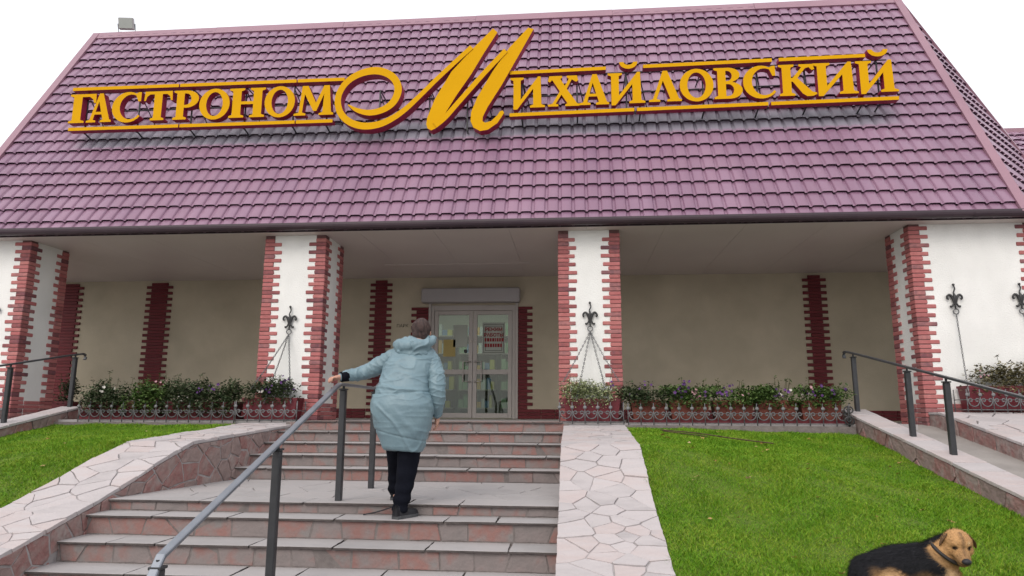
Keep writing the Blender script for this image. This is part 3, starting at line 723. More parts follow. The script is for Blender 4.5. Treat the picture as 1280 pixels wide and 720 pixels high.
roof = obj('roof', mesh([(XR0, RY0+.02, ROOFZ-.02), (XR1, RY0+.02, ROOFZ-.02), (XR1, RIDGE_Y+.02, RIDGE_Z-.02), (XR0, RIDGE_Y+.02, RIDGE_Z-.02)], [(0, 1, 2, 3)]), 'flashing', shop, Vector((0, 0, 0))-SL)
rot = (TH, 0, 0); many = MB(); cnt = 0
sl_len = (RIDGE_Z-ROOFZ)/math.sin(TH); rows = int(sl_len/CRS); ncol = int((XR1-XR0)/PITCH); x_off = XR0+((XR1-XR0)-ncol*PITCH)/2
RM = Matrix.Rotation(TH, 3, 'X')
ry = random.Random(9)
for r_ in range(rows+1):
    d = -.05+r_*CRS; full = r_ < rows
    for c in range(ncol):
        x = x_off+(c+.5)*PITCH; y = RY0+d*math.cos(TH); z = ROOFZ+d*math.sin(TH)
        if r_ < 4 and -9.0 < x < 5.9:
            o = obj('tile', tile_me, None, roof, (x, y, z), rot); cnt += 1
        else:
            for_v = TV
            if d+CRS*1.06 > sl_len: for_v = [(a, min(b, sl_len-d), h) for a, b, h in TV]
            if d > sl_len-.03: continue
            many.add([tuple(Vector((x, y, z))+RM @ Vector(p)) for p in for_v], TF)
mo = obj('upper_tiles', mesh(many.v, many.f), 'roof_many', roof); tag(mo, kind='stuff')
for p in mo.data.polygons: p.use_smooth = (p.index % 24) < 16
# flashings: ridge and edges
def rp_(x, d, h): return tuple(Vector((x, RY0+d*math.cos(TH), ROOFZ+d*math.sin(TH)))+RM @ Vector((0, 0, h)))
fm = MB()
n_ = 6
for i in range(n_):
    a = XR0-.03+(XR1-XR0+.06)*i/n_; b = XR0-.03+(XR1-XR0+.06)*(i+1)/n_+(.0 if i == n_-1 else -.004); hh = .062+(.003 if i % 2 else 0)
    fm.add([rp_(a, sl_len-.17, hh), rp_(b, sl_len-.17, hh), rp_(b, sl_len+.02, hh+.01), rp_(a, sl_len+.02, hh+.01), (a, RIDGE_Y+.25, RIDGE_Z+.05), (b, RIDGE_Y+.25, RIDGE_Z+.05), rp_(a, sl_len-.17, .02), rp_(b, sl_len-.17, .02)],
           [(0, 1, 2, 3), (3, 2, 5, 4), (6, 7, 1, 0)])
sp('ridge_flashing', fm, 'flashing')
for x, s_ in ((XR0, 1), (XR1, -1)):
    fm = MB(); w0 = .10
    fm.add([rp_(x+s_*w0, -.03, .075), rp_(x-s_*.02, -.03, .085), rp_(x-s_*.02, sl_len, .085), rp_(x+s_*w0, sl_len, .075), rp_(x-s_*.02, -.03, -.12), rp_(x-s_*.02, sl_len, -.12), rp_(x+s_*w0, -.03, .02), rp_(x+s_*w0, sl_len, .02)], [(0, 1, 2, 3), (1, 4, 5, 2), (6, 0, 3, 7)])
    sp('edge_flashing', fm, 'flashing')
# chamfered roof face beyond the right-hand edge
T_ = Vector((XR1, RIDGE_Y, RIDGE_Z)); B_ = Vector((XR1, RY0, ROOFZ)); C_ = B_+Vector((3.1, 3.1, 0))
ex = (C_-B_).normalized(); nn = ex.cross(T_-B_).normalized(); ey = nn.cross(ex)
H_ = (T_-B_).dot(ey); tx0 = (T_-B_).dot(ex); Lc = (C_-B_).length
ch = MB()
ch.add([tuple(B_-nn*.02), tuple(C_-nn*.02), tuple(T_-nn*.02)], [(0, 1, 2)])
for r_ in range(int(H_/CRS)):
    d = r_*CRS; xa = tx0*(d+CRS)/H_; xb = Lc+(tx0-Lc)*(d+CRS)/H_
    x = xa+PITCH/2+.05
    while x < xb-PITCH*.9:
        ch.add([tuple(B_+ex*(x+p[0])+ey*(d+p[1])+nn*p[2]) for p in TV], TF); x += PITCH
co = sp('side_roof_tiles', ch, 'roof_many'); tag(co, kind='stuff')
cf = MB()
for d0, d1 in ((0, 1),):
    a, b = C_, T_
    cf.add([tuple(a-ex*.30+nn*.07), tuple(a+ex*.03+nn*.06), tuple(b+ex*.03+nn*.06), tuple(b-ex*.12+nn*.07), tuple(a+ex*.03-nn*.15), tuple(b+ex*.03-nn*.15), tuple(a-ex*.30-nn*.02), tuple(b-ex*.12-nn*.02)], [(0, 1, 2, 3), (1, 4, 5, 2), (6, 0, 3, 7)])
sp('edge_flashing', cf, 'flashing')
# gutter: half-round channel with joints, plus the fascia behind it
gm = MB(); gx0, gx1 = -10.4, 8.4; gy, gz, gr = RY0-.10, Z(2.613), .066
prof_ = [(gy+gr*math.cos(a), gz+gr*math.sin(a)) for a in np.linspace(math.pi, 2*math.pi, 9)]
v = [(gx, y, z) for gx in (gx0, gx1) for y, z in prof_]+[(gx, gy+(y-gy)*.9, gz+(z-gz)*.9) for gx in (gx0, gx1) for y, z in prof_]
gm.add(v, [(i, i+1, 9+i+1, 9+i) for i in range(8)]+[(18+i+1, 18+i, 27+i, 27+i+1) for i in range(8)]+[(0, 9, 27, 18), (17, 8, 26, 35)])
gut = sp('gutter', gm, 'gutter')
for i in range(6):
    bm_ = MB()
    x = -9.2+i*2.9; pr2 = [(gy+(gr+.006)*math.cos(a), gz+(gr+.006)*math.sin(a)) for a in np.linspace(math.pi*.98, 2.02*math.pi, 9)]
    bm_.add([(x+q, y, z) for q in (-.03, .03) for y, z in pr2], [(k, k+1, 10+k, 9+k) for k in range(8)])
    sp('gutter_joint', bm_, 'gutter', gut)
sp('fascia', MB().box((gx0, RY0-.034, Z(2.543)), (gx1, RY0-.021, Z(2.68))), 'gutter')
# annex with its own tiled roof at the right
an = thing('annex_building', (9.6, 14, 0), 'wine-red tiled annex roof beyond the right end of the shop', 'building')
am = MB(); AY0, AZ0, AT = 11.9, Z(3.75), R(40); AR = Matrix.Rotation(AT, 3, 'X')
for r_ in range(10):
    for c in range(30):
        p0 = Vector((6.9+c*PITCH, AY0+r_*CRS*math.cos(AT), AZ0+r_*CRS*math.sin(AT))); am.add([tuple(p0+AR @ Vector(p)-an.location) for p in TV], TF)
obj('roof_tiles', mesh(am.v, am.f), 'roof_many', an)['kind'] = 'stuff'
zr = AZ0+10*CRS*math.sin(AT); yr = AY0+10*CRS*math.cos(AT)
am = MB(); am.box((6.8-9.6, yr-.06-14, zr-.02), (12.6-9.6, yr+.10-14, zr+.08)); obj('ridge_cap', mesh(am.v, am.f), 'flashing', an)
am = MB(); am.box((6.9-9.6, AY0+.3-14, 0), (12.4-9.6, 20-14, AZ0-.05)); obj('wall', mesh(am.v, am.f), 'cream_plaster', an)
am = MB(); am.box((6.85-9.6, AY0+.02-14, AZ0-.12), (12.5-9.6, 16-14, AZ0-.06)); obj('eave', mesh(am.v, am.f), 'gutter', an)
am = MB(); am.add([(6.85-9.6, AY0-14, AZ0-.03), (12.5-9.6, AY0-14, AZ0-.03), (12.5-9.6, yr-14, zr-.03), (6.85-9.6, yr-14, zr-.03)], [(0, 1, 2, 3)]); obj('roof_deck', mesh(am.v, am.f), 'flashing', an)
# floodlights
def floodlight(loc, rot, s, label):
    t = thing('floodlight', loc, label, 'floodlight'); t.rotation_euler = rot
    m = MB(); m.cbox((-.17*s, -.05*s, .06*s), (.17*s, .05*s, .34*s), .012); obj('housing', mesh(m.v, m.f), 'alu_dark', t)
    m = MB(); m.box((-.15*s, -.056*s, .08*s), (.15*s, -.0505*s, .32*s)); obj('lens', mesh(m.v, m.f), pm('lamp_lens', [(.30, .32, .30), (.36, .38, .36)], 2, .2), t)
    m = MB(); m.tube([(-.19*s, 0, .2*s), (-.19*s, 0, 0), (.19*s, 0, 0), (.19*s, 0, .2*s)], .012*s, 6); m.tube([(0, 0, -.12*s), (0, 0, .0)], .02*s, 6); obj('bracket', mesh(m.v, m.f), 'steel_dark', t)
    return t
floodlight((-9.04, 12.38, RIDGE_Z+.10), (R(12), R(-4), R(14)), .85, 'grey floodlight standing on the roof ridge')
floodlight((8.42, 12.72, Z(4.46)), (R(65), R(25), R(40)), .7, 'small pale floodlight on the annex roof')

# ================================================================ ROOFTOP SIGN
YS = 9.95; DEP = .12
sign = thing('rooftop_sign', (-1.65, YS, Z(4.45)), 'yellow raised-letter rooftop sign between pairs of yellow bars', 'sign')
sgl = sign.location.copy()
def arc(cx, cy, rx, ry, a0, a1, n=12): return [(cx+rx*math.cos(R(a0+(a1-a0)*i/n)), cy+ry*math.sin(R(a0+(a1-a0)*i/n))) for i in range(n+1)]
IPOLY = [(0, 1), (0, .94), (.09, .90), (.09, -.05), (.20, -.05), (.66, .62), (.66, .10), (.57, .06), (.57, 0), (1, 0), (1, .06), (.90, .10), (.88, 1.02), (.80, 1.02), (.30, .27), (.30, .90), (.39, .94), (.39, 1)]
BREVE = arc(.57, 1.36, .25, .23, 180, 360, 10)+arc(.57, 1.36, .13, .10, 360, 180, 8)
GL = {
 'Г': [[(0, 0), (.60, 0), (.60, .06), (.46, .10), (.46, .90), (.74, .90), (.86, .82), (.92, .68), (1, .68), (.98, 1), (0, 1), (0, .94), (.13, .90), (.13, .10), (0, .06)]],
 'А': [[(0, 0), (.38, 0), (.38, .06), (.27, .09), (.32, .27), (.60, .27), (.66, .09), (.56, .06), (.56, 0), (1, 0), (1, .06), (.93, .09), (.60, 1), (.45, 1), (.13, .09), (0, .06)], [(.35, .36), (.57, .36), (.46, .72)]],
 'С': [arc(.53, .49, .53, .53, 62, 322, 22)+arc(.62, .50, .36, .43, 320, 64, 18)+[(.86, .68), (.95, .68), (.95, 1.0), (.86, 1.0)]],
 'Т': [[(.26, 0), (.74, 0), (.74, .06), (.64, .10), (.64, .90), (.80, .90), (.90, .82), (.94, .68), (1, .68), (.98, 1), (.02, 1), (0, .68), (.06, .68), (.10, .82), (.20, .90), (.36, .90), (.36, .10), (.26, .06)]],
 'Р': [[(0, 0), (.54, 0), (.54, .06), (.42, .10), (.42, .41)]+arc(.5, .70, .5, .30, -90, 90)+[(0, 1), (0, .94), (.12, .90), (.12, .10), (0, .06)], [(.42, .50)]+arc(.48, .70, .22, .20, -90, 90, 8)+[(.42, .90)]],
 'О': [arc(.5, .49, .5, .53, 0, 354, 36), arc(.5, .49, .27, .41, 0, 348, 24)],
 'Н': [[(0, 0), (.42, 0), (.42, .06), (.33, .10), (.33, .45), (.67, .45), (.67, .10), (.58, .06), (.58, 0), (1, 0), (1, .06), (.91, .10), (.91, .90), (1, .94), (1, 1), (.58, 1), (.58, .94), (.67, .90), (.67, .55), (.33, .55), (.33, .90), (.42, .94), (.42, 1), (0, 1), (0, .94), (.09, .90), (.09, .10), (0, .06)]],
 'М': [[(0, 0), (.30, 0), (.30, .06), (.21, .10), (.26, .72), (.49, .14), (.57, .14), (.75, .72), (.72, .10), (.63, .06), (.63, 0), (1, 0), (1, .06), (.94, .10), (.88, 1), (.74, 1), (.55, .42), (.34, 1), (.19, 1), (.12, .10), (0, .06)]],
 'И': [IPOLY], 'Й': [IPOLY, 'sep', BREVE],
 'Х': [[(0, 0), (.33, 0), (.33, .06), (.25, .09), (.43, .38), (.62, .09), (.55, .06), (.55, 0), (1, 0), (1, .06), (.92, .09), (.60, .57), (.76, .87), (.90, .79), (.97, .84), (.93, 1), (.60, 1), (.60, .94), (.67, .90), (.54, .67), (.40, .90), (.46, .94), (.46, 1), (.05, 1), (0, .84), (.06, .79), (.14, .87), (.38, .49), (.14, .09), (0, .06)]],
 'Л': [[(0, 0), (.34, 0), (.34, .06), (.24, .09), (.44, .68), (.65, .09), (.55, .06), (.55, 0), (1, 0), (1, .06), (.92, .09), (.58, 1), (.44, 1), (.12, .09), (0, .06)]],
 'В': [[(0, 0), (.55, 0)]+arc(.55, .27, .45, .27, -84, 78)+arc(.5, .765, .42, .235, -62, 90)+[(0, 1), (0, .94), (.13, .90), (.13, .10), (0, .06)], [(.42, .09)]+arc(.50, .28, .20, .19, -90, 90, 8)+[(.42, .47)], [(.42, .57)]+arc(.47, .735, .17, .165, -90, 90, 8)+[(.42, .90)]],
 'К': [[(0, 0), (.42, 0), (.42, .06), (.33, .10), (.33, .45), (.37, .45), (.62, .06), (.74, -.03), (.90, -.02), (1, .03), (1, .08), (.88, .12), (.50, .56), (.72, .87), (.82, .90), (.90, .80), (.97, .83), (.93, 1), (.55, 1), (.55, .94), (.62, .90), (.37, .57), (.33, .57), (.33, .90), (.42, .94), (.42, 1), (0, 1), (0, .94), (.09, .90), (.09, .10), (0, .06)]],
}
def extrude_glyph(contours, fn, y0, y1):
    """contours: outer then holes, in plane coordinates; yellow front at y0, red sides and back at y1"""
    polys = [[Vector((*fn(p), 0)) for p in c] for c in contours]
    fl_ = [p for c in polys for p in c]; tris = tessellate_polygon(polys); n = len(fl_)
    v = [(p.x, y0, p.y) for p in fl_]+[(p.x, y1, p.y) for p in fl_]; f = []; mi = []
    for a, b, c in tris:
        nr = (fl_[b]-fl_[a]).cross(fl_[c]-fl_[a]).z
        q = (a, b, c) if nr > 0 else (c, b, a)                  # the front looks towards -Y
        f.append(q); mi.append(0); f.append(tuple(i+n for i in q[::-1])); mi.append(1)
    s0 = 0
    for c in polys:
        k = len(c); cw = sum(c[i].x*c[(i+1) % k].y-c[(i+1) % k].x*c[i].y for i in range(k)) > 0
        outer = c is polys[0]
        for i in range(k):
            a, b = s0+i, s0+(i+1) % k; q = (a, a+n, b+n, b)
            if cw != outer: q = q[::-1]
            f.append(q); mi.append(1)
        s0 += k
    return v, f, mi
def sign_part(name, parts, parent=sign):
    V = []; F = []; MI = []
    for v, f, mi in parts:
        n = len(V); V += v; F += [tuple(i+n for i in q) for q in f]; MI += mi
    c = np.mean(np.array(V), axis=0); me = mesh([tuple(np.array(p)-c) for p in V], F)
    me.materials.append(MAT['sign_yellow']); me.materials.append(MAT['sign_red']); me.polygons.foreach_set('material_index', MI)
    return obj(name, me, None, parent, Vector(c)-sgl)
zrise = lambda x: max(0, x+.9)*.012
WORD = [('Г', -8.11, -7.66), ('А', -7.80, -7.375), ('С', -7.38, -6.87), ('Т', -6.84, -6.36), ('Р', -6.34, -5.92), ('О', -5.905, -5.40), ('Н', -5.41, -4.82), ('О', -4.825, -4.33), ('М', -4.34, -3.70),
        ('И', -.92, -.39), ('Х', -.345, .135), ('А', .13, .58), ('Й', .565, 1.12), ('Л', 1.175, 1.66), ('О', 1.635, 2.135), ('В', 2.14, 2.555), ('С', 2.565, 3.065), ('К', 3.085, 3.62), ('И', 3.585, 4.21), ('Й', 4.19, 4.775)]
for i, (ch_, xa, xb) in enumerate(WORD):
    zb, hg = Z(4.562)+zrise((xa+xb)/2), .495; fn = lambda p: (xa+(xb-xa)*p[0], zb+hg*p[1])
    cs = GL[ch_]; groups = [[]]
    for c in cs:
        if c == 'sep': groups.append([])
        else: groups[-1].append(c)
    dy = .004*(i % 2)
    sign_part('letter', [extrude_glyph(g, fn, YS-dy, YS+DEP) for g in groups])
# the large script letter: four strokes laid one over another
AX = (-3.8273, 2.6731e-3, 7.3487e-5); AZ_ = (6.0900, -1.08063e-4, -2.83091e-3)
def mp(p): return (AX[0]+AX[1]*p[0]+AX[2]*p[1], Z(AZ_[0]+AZ_[1]*p[0]+AZ_[2]*p[1]))
def ribbon(P, k=7):
    Q = catmull(P, k); L_ = []; R_ = []
    for i, q in enumerate(Q):
        a = Q[max(0, i-1)]; b = Q[min(len(Q)-1, i+1)]; t = np.array([b[0]-a[0], b[1]-a[1]]); t /= np.linalg.norm(t)+1e-9; n = np.array([-t[1], t[0]])*q[2]/2
        L_.append((q[0]+n[0], q[1]+n[1])); R_.append((q[0]-n[0], q[1]-n[1]))
    return L_, R_
def ribbon_mesh(P, y0, y1):
    L_, R_ = ribbon(P); n = len(L_); A = [mp(p) for p in L_]; B = [mp(p) for p in R_]
    v = [(p[0], y0, p[1]) for p in A]+[(p[0], y0, p[1]) for p in B]+[(p[0], y1, p[1]) for p in A]+[(p[0], y1, p[1]) for p in B]
    f = []; mi = []
    for i in range(n-1):
        f += [(i, i+1, n+i+1, n+i), (2*n+i, 3*n+i, 3*n+i+1, 2*n+i+1), (i, 2*n+i, 2*n+i+1, i+1), (n+i, n+i+1, 3*n+i+1, 3*n+i)]; mi += [0, 1, 1, 1]
    f += [(0, n, 3*n, 2*n), (n-1, 3*n-1, 4*n-1, 2*n-1)]; mi += [1, 1]
    return v, f, mi
SW = [(128, 490, 8), (185, 522, 26), (260, 535, 34), (340, 515, 36), (398, 470, 40), (424, 405, 44), (408, 345, 44), (360, 305, 44), (290, 288, 44), (205, 303, 40), (130, 345, 36), (82, 405, 36), (66, 470, 38), (85, 540, 40), (140, 590, 40), (220, 613, 40), (310, 603, 38), (390, 568, 34), (470, 512, 30), (560, 428, 27), (660, 330, 26), (760, 237, 26), (858, 148, 26)]
K1 = [(985, 36), (1010, 60), (930, 182), (850, 312), (765, 432), (700, 535), (672, 585), (645, 622), (618, 634), (596, 622), (589, 598), (595, 560), (640, 452), (738, 292), (870, 150)]
UP = [(640, 606, 36), (700, 560, 30), (770, 482, 28), (850, 392, 28), (940, 292, 28), (1057, 170, 28)]
K2 = [(1190, 34), (1222, 42), (1130, 200), (1030, 370), (945, 500), (917, 555), (915, 580), (930, 588), (965, 578), (1000, 545), (1016, 522), (1032, 518), (1040, 532), (1000, 590), (945, 628), (900, 636), (862, 616), (846, 580), (850, 528), (888, 440), (978, 292), (1080, 150)]
me_parts = []
sign_part('script_swash', [ribbon_mesh(SW, YS-.055, YS+DEP)])
sign_part('script_stem', [extrude_glyph([K1], mp, YS-.045, YS+DEP)])
sign_part('script_upstroke', [ribbon_mesh(UP, YS-.060, YS+DEP-.004)])
sign_part('script_stem', [extrude_glyph([K2], mp, YS-.050, YS+DEP)])
def bar(xa, xb, z):
    z = Z(z); m = [(xa, z+zrise(xa)), (xb, z+zrise(xb)), (xb, z+zrise(xb)+.055), (xa, z+zrise(xa)+.055)]
    sign_part('bar', [extrude_glyph([m], lambda p: p, YS-.012, YS+.11)])
for a, b in ((-8.08, -6.27), (-6.25, -4.32), (-4.30, -3.54)): bar(a, b, 5.115)
for a, b in ((-8.08, -6.22), (-6.20, -4.31), (-4.29, -3.70)): bar(a, b, 4.425)
for a, b in ((-.93, .54), (1.10, 3.0), (3.10, 4.34)): bar(a, b, 5.115)
for a, b in ((-.93, .95), (.99, 2.91), (2.95, 4.76)): bar(a, b, 4.425)
fm = MB()
def rooff(z): return 9.2+(z-Z(2.5))/math.tan(TH)
for x in (-7.9, -7.0, -6.1, -5.2, -4.4, -3.85, -3.0, -2.2, -1.6, -1.35, -.75, .1, .85, 1.05, 2.0, 2.8, 3.5, 4.3, 4.55):
    dz = zrise(x); zt = Z(5.13)+dz; zb = Z(4.44)+dz
    if -3.6 < x < -1: zt = Z(5.0); zb = Z(4.30)
    y = YS+.13
    fm.tube([(x, y, zb-.02), (x, y, zt)], .014, 5); fm.tube([(x, y, zb), (x, rooff(zb)+.06, zb-.08)], .013, 5); fm.tube([(x, y, zt), (x, rooff(zt)+.05, zt-.02)], .012, 5); fm.tube([(x, y, zt-.05), (x+.18, rooff(zb)+.10, zb+.05)], .009, 5)
for xa, xb in ((-8.0, -3.6), (-.9, 4.7)):
    for z in (4.46, 4.80, 5.13): fm.tube([(xa, YS+.135, Z(z)+zrise(xa)), (xb, YS+.135, Z(z)+zrise(xb))], .011, 5)
fo = obj('support_frame', mesh([tuple(Vector(p)-sgl) for p in fm.v], fm.f), 'steel_dark', sign)

sign.location = Vector((sgl.x*1.03, sgl.y*1.03, (sgl.z-EYE)*1.03+EYE)); sign.scale = (1.03, 1.03, 1.03)

# ================================================================ HANDRAILS
def handrail(name, label, posts, path, wd=.05, th=.026, grp=None, pw=.055, mat_='rail_top'):
    t = thing(name, (posts[0][0], posts[0][1], posts[0][2]), label, 'handrail', grp); L0 = t.location
    for x, y, z0, z1 in posts:
        m = MB(); m.cbox((x-pw/2, y-pw/2, z0), (x+pw/2, y+pw/2, z1-.05), .006); o = m.build('post', 'steel_dark', None); 
        o.data.transform(Matrix.Translation(-L0)); o.parent = t
        m = MB(); m.cbox((x-pw*.62, y-pw*.62, z1-.05), (x+pw*.62, y+pw*.62, z1-.035), .003).tube([(x, y, z1-.035), (x, y, z1-.005)], .012, 8); q = m.build('post_cap', 'steel_dark', None); q.data.transform(Matrix.Translation(-L0)); q.parent = o
    # flat bar swept along the path
    P = [Vector(p) for p in path]; v = []; f = []; n = len(P)
    for i, p in enumerate(P):
        tg = (P[min(i+1, n-1)]-P[max(i-1, 0)]); tg.normalize()
        sd_ = Vector((tg.y, -tg.x, 0)); 
        if sd_.length < .2: sd_ = last
        sd_.normalize(); last = sd_; nn_ = sd_.cross(tg)
        if nn_.z < 0 and abs(tg.z) < .95: nn_ = -nn_
        c_ = .005
        for a, b in ((-wd/2+c_, th/2), (wd/2-c_, th/2), (wd/2, th/2-c_), (wd/2, -th/2+c_), (wd/2-c_, -th/2), (-wd/2+c_, -th/2), (-wd/2, -th/2+c_), (-wd/2, th/2-c_)): v.append(tuple(p+sd_*a+nn_*b-L0))
    for i in range(n-1): f += [(i*8+k, i*8+(k+1) % 8, (i+1)*8+(k+1) % 8, (i+1)*8+k) for k in range(8)]
    f += [tuple(range(8)), tuple(range((n-1)*8, n*8))[::-1]]
    obj('rail', mesh(v, f), mat_, t); return t
RX = -2.08
rl_z = lambda y: .235-(6.10-y)*.372 if y < 6.10 else .235
upz = lambda y: .235+max(0, y-7.25)*.372
path = [(RX, 3.34, Z(-1.02)), (RX, 3.36, Z(-.93)), (RX, 3.42, Z(-.855)), (RX, 3.52, Z(rl_z(3.52))), (RX, 6.02, Z(rl_z(6.02))), (RX, 6.12, Z(.235)), (RX, 7.2, Z(.235)), (RX, 7.32, Z(.25)), (RX, 9.2, Z(.96)), (RX, 9.45, Z(1.0)), (RX, 9.5, Z(.98)), (RX, 9.5, Z(.92))]
handrail('stair_handrail', 'dark steel handrail up the middle of the stairs', [(RX, 3.50, -.0, Z(rl_z(3.50))), (RX, 4.86, Z(-1.225), Z(rl_z(4.86))), (RX, 6.22, Z(LAND)-.005, Z(.235)), (RX, 7.22, Z(LAND)-.005, Z(.235)), (RX, 9.32, Z(FLOOR)-.01, Z(.97))], path)
def ramp_rail(mir, side):
    X = 3.70 if not mir else -3.645-3.70
    ys = [9.62, 8.15, 7.35, 6.0, 4.6] if not mir else [9.80, 8.55, 7.2, 5.8, 4.6]
    posts = [(X, min(y, 9.72), Z(rz(min(y, 9.72)))-.012, Z(rz(y if y < 9.75 else 9.75))+(.75 if not mir else .75)) for y in ys]
    top = lambda y: Z(rz(y))+.755
    y0 = 9.72
    pth = [(X, y0+.20, top(9.72)-.055), (X, y0+.215, top(9.72)-.02), (X, y0+.20, top(9.72)+.018), (X, y0+.15, top(9.72)+.03), (X, 9.5, top(9.5)+.005), (X, 7.86, top(7.86)), (X, 6.8, top(6.8)), (X, 6.06, top(6.06)), (X, 4.2, top(4.2))]
    handrail('ramp_handrail', 'dark steel handrail with curled end along the '+side+' ramp wall', posts, pth, .045, .024, 'ramp handrails', mat_='rail_dark')
ramp_rail(False, 'right'); ramp_rail(True, 'left')

# ================================================================ WALL ORNAMENTS, PLANTERS, IRON EDGING
def spiral(cx, cz, r0, r1, a0, a1, n=14): return [(cx+(r0+(r1-r0)*i/n)*math.cos(R(a0+(a1-a0)*i/n)), 0, cz+(r0+(r1-r0)*i/n)*math.sin(R(a0+(a1-a0)*i/n))) for i in range(n+1)]
def chain(a, b, sag=.02, step=.030):
    a, b = Vector(a), Vector(b); n = int((b-a).length/step); m = MB(); t = (b-a).normalized(); s1 = t.cross(Vector((0, 1, 0))).normalized(); s2 = t.cross(s1)
    for i in range(n):
        c = a.lerp(b, (i+.5)/n); c.z -= sag*4*((i+.5)/n)*(1-(i+.5)/n); s_ = s1 if i % 2 else s2
        m.tube([c+t*step*.62*math.cos(q)+s_*step*.30*math.sin(q) for q in np.linspace(0, 2*math.pi, 9)], .0042, 4, False)
    return m
def ornament(x, z, y, label, ends):
    t = thing('wall_ornament', (x, y, z), label, 'ornament')
    m = MB(); yy = -.03
    m.tube(catmull([(0, yy, .27), (.012, yy, .22), (-.008, yy, .17), (0, yy, .11)], 5), [.009]*16, 6); m.add(*ico((0, yy, .275), .018, 2))
    pet = catmull([(0, yy, .16, .006), (0, yy, .11, .026), (0, yy, .06, .020), (0, yy, .02, .010)], 5); m.tube([p[:3] for p in pet], [p[3] for p in pet], 8)
    for s in (-1, 1):
        q = catmull([(s*.01, yy, .0, .010), (s*.018, yy, .06, .015), (s*.035, yy, .115, .017), (s*.065, yy, .140, .015), (s*.092, yy, .120, .013), (s*.094, yy, .090, .012), (s*.078, yy, .083, .014)], 5); m.tube([p[:3] for p in q], [p[3] for p in q], 7)
        q = catmull([(0, yy, .05, .012), (s*.03, yy, .0, .012), (s*.055, yy, -.025, .012), (s*.062, yy, -.005, .010)], 5); m.tube([p[:3] for p in q], [p[3] for p in q], 7)
    m.tube([(0, yy, .06), (0, yy, -.06)], .010, 6); m.tube([(0, 0, .05), (0, yy, .05)], .012, 6)
    obj('fleur', mesh(m.v, m.f, True), 'iron_black', t)
    m = MB(); m.tube([(.035*math.cos(a), yy, -.085+.035*math.sin(a)) for a in np.linspace(0, 2*math.pi, 17)], .008, 6, False); obj('ring', mesh(m.v, m.f, True), 'iron', t)
    for e in ends:
        m = chain((0, yy, -.12), (e[0]-x, e[1]-y, e[2]-z)); obj('chain', mesh(m.v, m.f), 'iron', t)
def leaves(mb, rr_, c, rad, n, size, droop=.3):
    """leaf-sized folded quads scattered through an uneven clump"""
    for _ in range(n):
        while True:
            p = [rr_.uniform(-1, 1) for _ in range(3)]
            if sum(q*q for q in p) < 1: break
        x, y, z = (c[i]+p[i]*rad[i]*(1+.25*math.sin(7*p[0]+3*p[1])) for i in range(3))
        a = rr_.uniform(0, 6.28); s = size*rr_.uniform(.55, 1.35); ti = rr_.uniform(-.7, .9)-droop*(abs(p[0])+abs(p[1]))*.4
        d = Vector((math.cos(a)*math.cos(ti), math.sin(a)*math.cos(ti), math.sin(ti))); q = d.cross(Vector((0, 0, 1))); q = (q.normalized() if q.length > .1 else Vector((1, 0, 0)))*s*.36; o = Vector((x, y, z)); up_ = d.cross(q).normalized()*s*.10
        mb.add([o, o+d*s*.5+q+up_, o+d*s, o+d*s*.5-q+up_, o+d*s*.5-up_*.4], [(0, 1, 4), (1, 2, 4), (0, 4, 3), (4, 2, 3)])
def blooms(mb, rr_, spots, size):
    for o in spots:
        o = Vector(o); d = Vector((rr_.uniform(-.6, .6), -1+rr_.uniform(-.2, .5), rr_.uniform(.1, .9))).normalized(); u = d.cross(Vector((0, 0, 1))).normalized(); v_ = d.cross(u); s = size*rr_.uniform(.7, 1.25)
        ring = [o+d*s*.35+(u*math.cos(k*.6283)+v_*math.sin(k*.6283))*s*(1 if k % 2 else .72) for k in range(10)]
        mb.add([o]+ring, [(0, 1+k, 1+(k+1) % 10) for k in range(10)])
def plant(name, x, y, z, rad, n, leaf, mat, label, cat, flowers, seed, grp=None, clumps=5):
    r_ = random.Random(seed); t = thing(name, (x, y, z), label, cat, grp); mb = MB()
    for k in range(clumps):
        c = (r_.uniform(-.75, .75)*rad[0], r_.uniform(-.4, .3)*rad[1], rad[2]*r_.uniform(.35, .9)); leaves(mb, r_, c, (rad[0]*.5, rad[1]*.8, rad[2]*r_.uniform(.4, .7)), n//clumps, leaf)
    leaves(mb, r_, (0, -rad[1]*.55, rad[2]*.05), (rad[0], rad[1]*.55, rad[2]*.55), n//3, leaf)
    st = MB()
    for k in range(10):
        a = r_.uniform(-.8, .8)*rad[0]; b = r_.uniform(-.6, .6)*rad[1]; h = rad[2]*r_.uniform(.8, 1.75)
        P = catmull([(a*.6, b*.6, -.04), (a*.85, b, h*.5), (a, b*1.1, h)], 4); st.tube(P, .0028, 4)
        leaves(mb, r_, (a, b*1.1, h), (.02, .02, .03), 5, leaf*.8)
    obj('foliage', mesh(mb.v, mb.f), mat, t)['kind'] = 'stuff'; obj('stems', mesh(st.v, st.f), 'stem', t)['kind'] = 'stuff'
    for m_, k, s in flowers:
        fb = MB(); sp_ = []
        for q in range(max(1, k//4)):
            cx, cz = r_.uniform(-.8, .8)*rad[0], rad[2]*r_.uniform(.3, 1.35)
            for _ in range(4): sp_.append((cx+r_.gauss(0, .045), -rad[1]*r_.uniform(.3, 1.05), cz+r_.gauss(0, .03)))
        blooms(fb, r_, sp_, s); obj('flowers', mesh(fb.v, fb.f), m_, t)['kind'] = 'stuff'
    return t
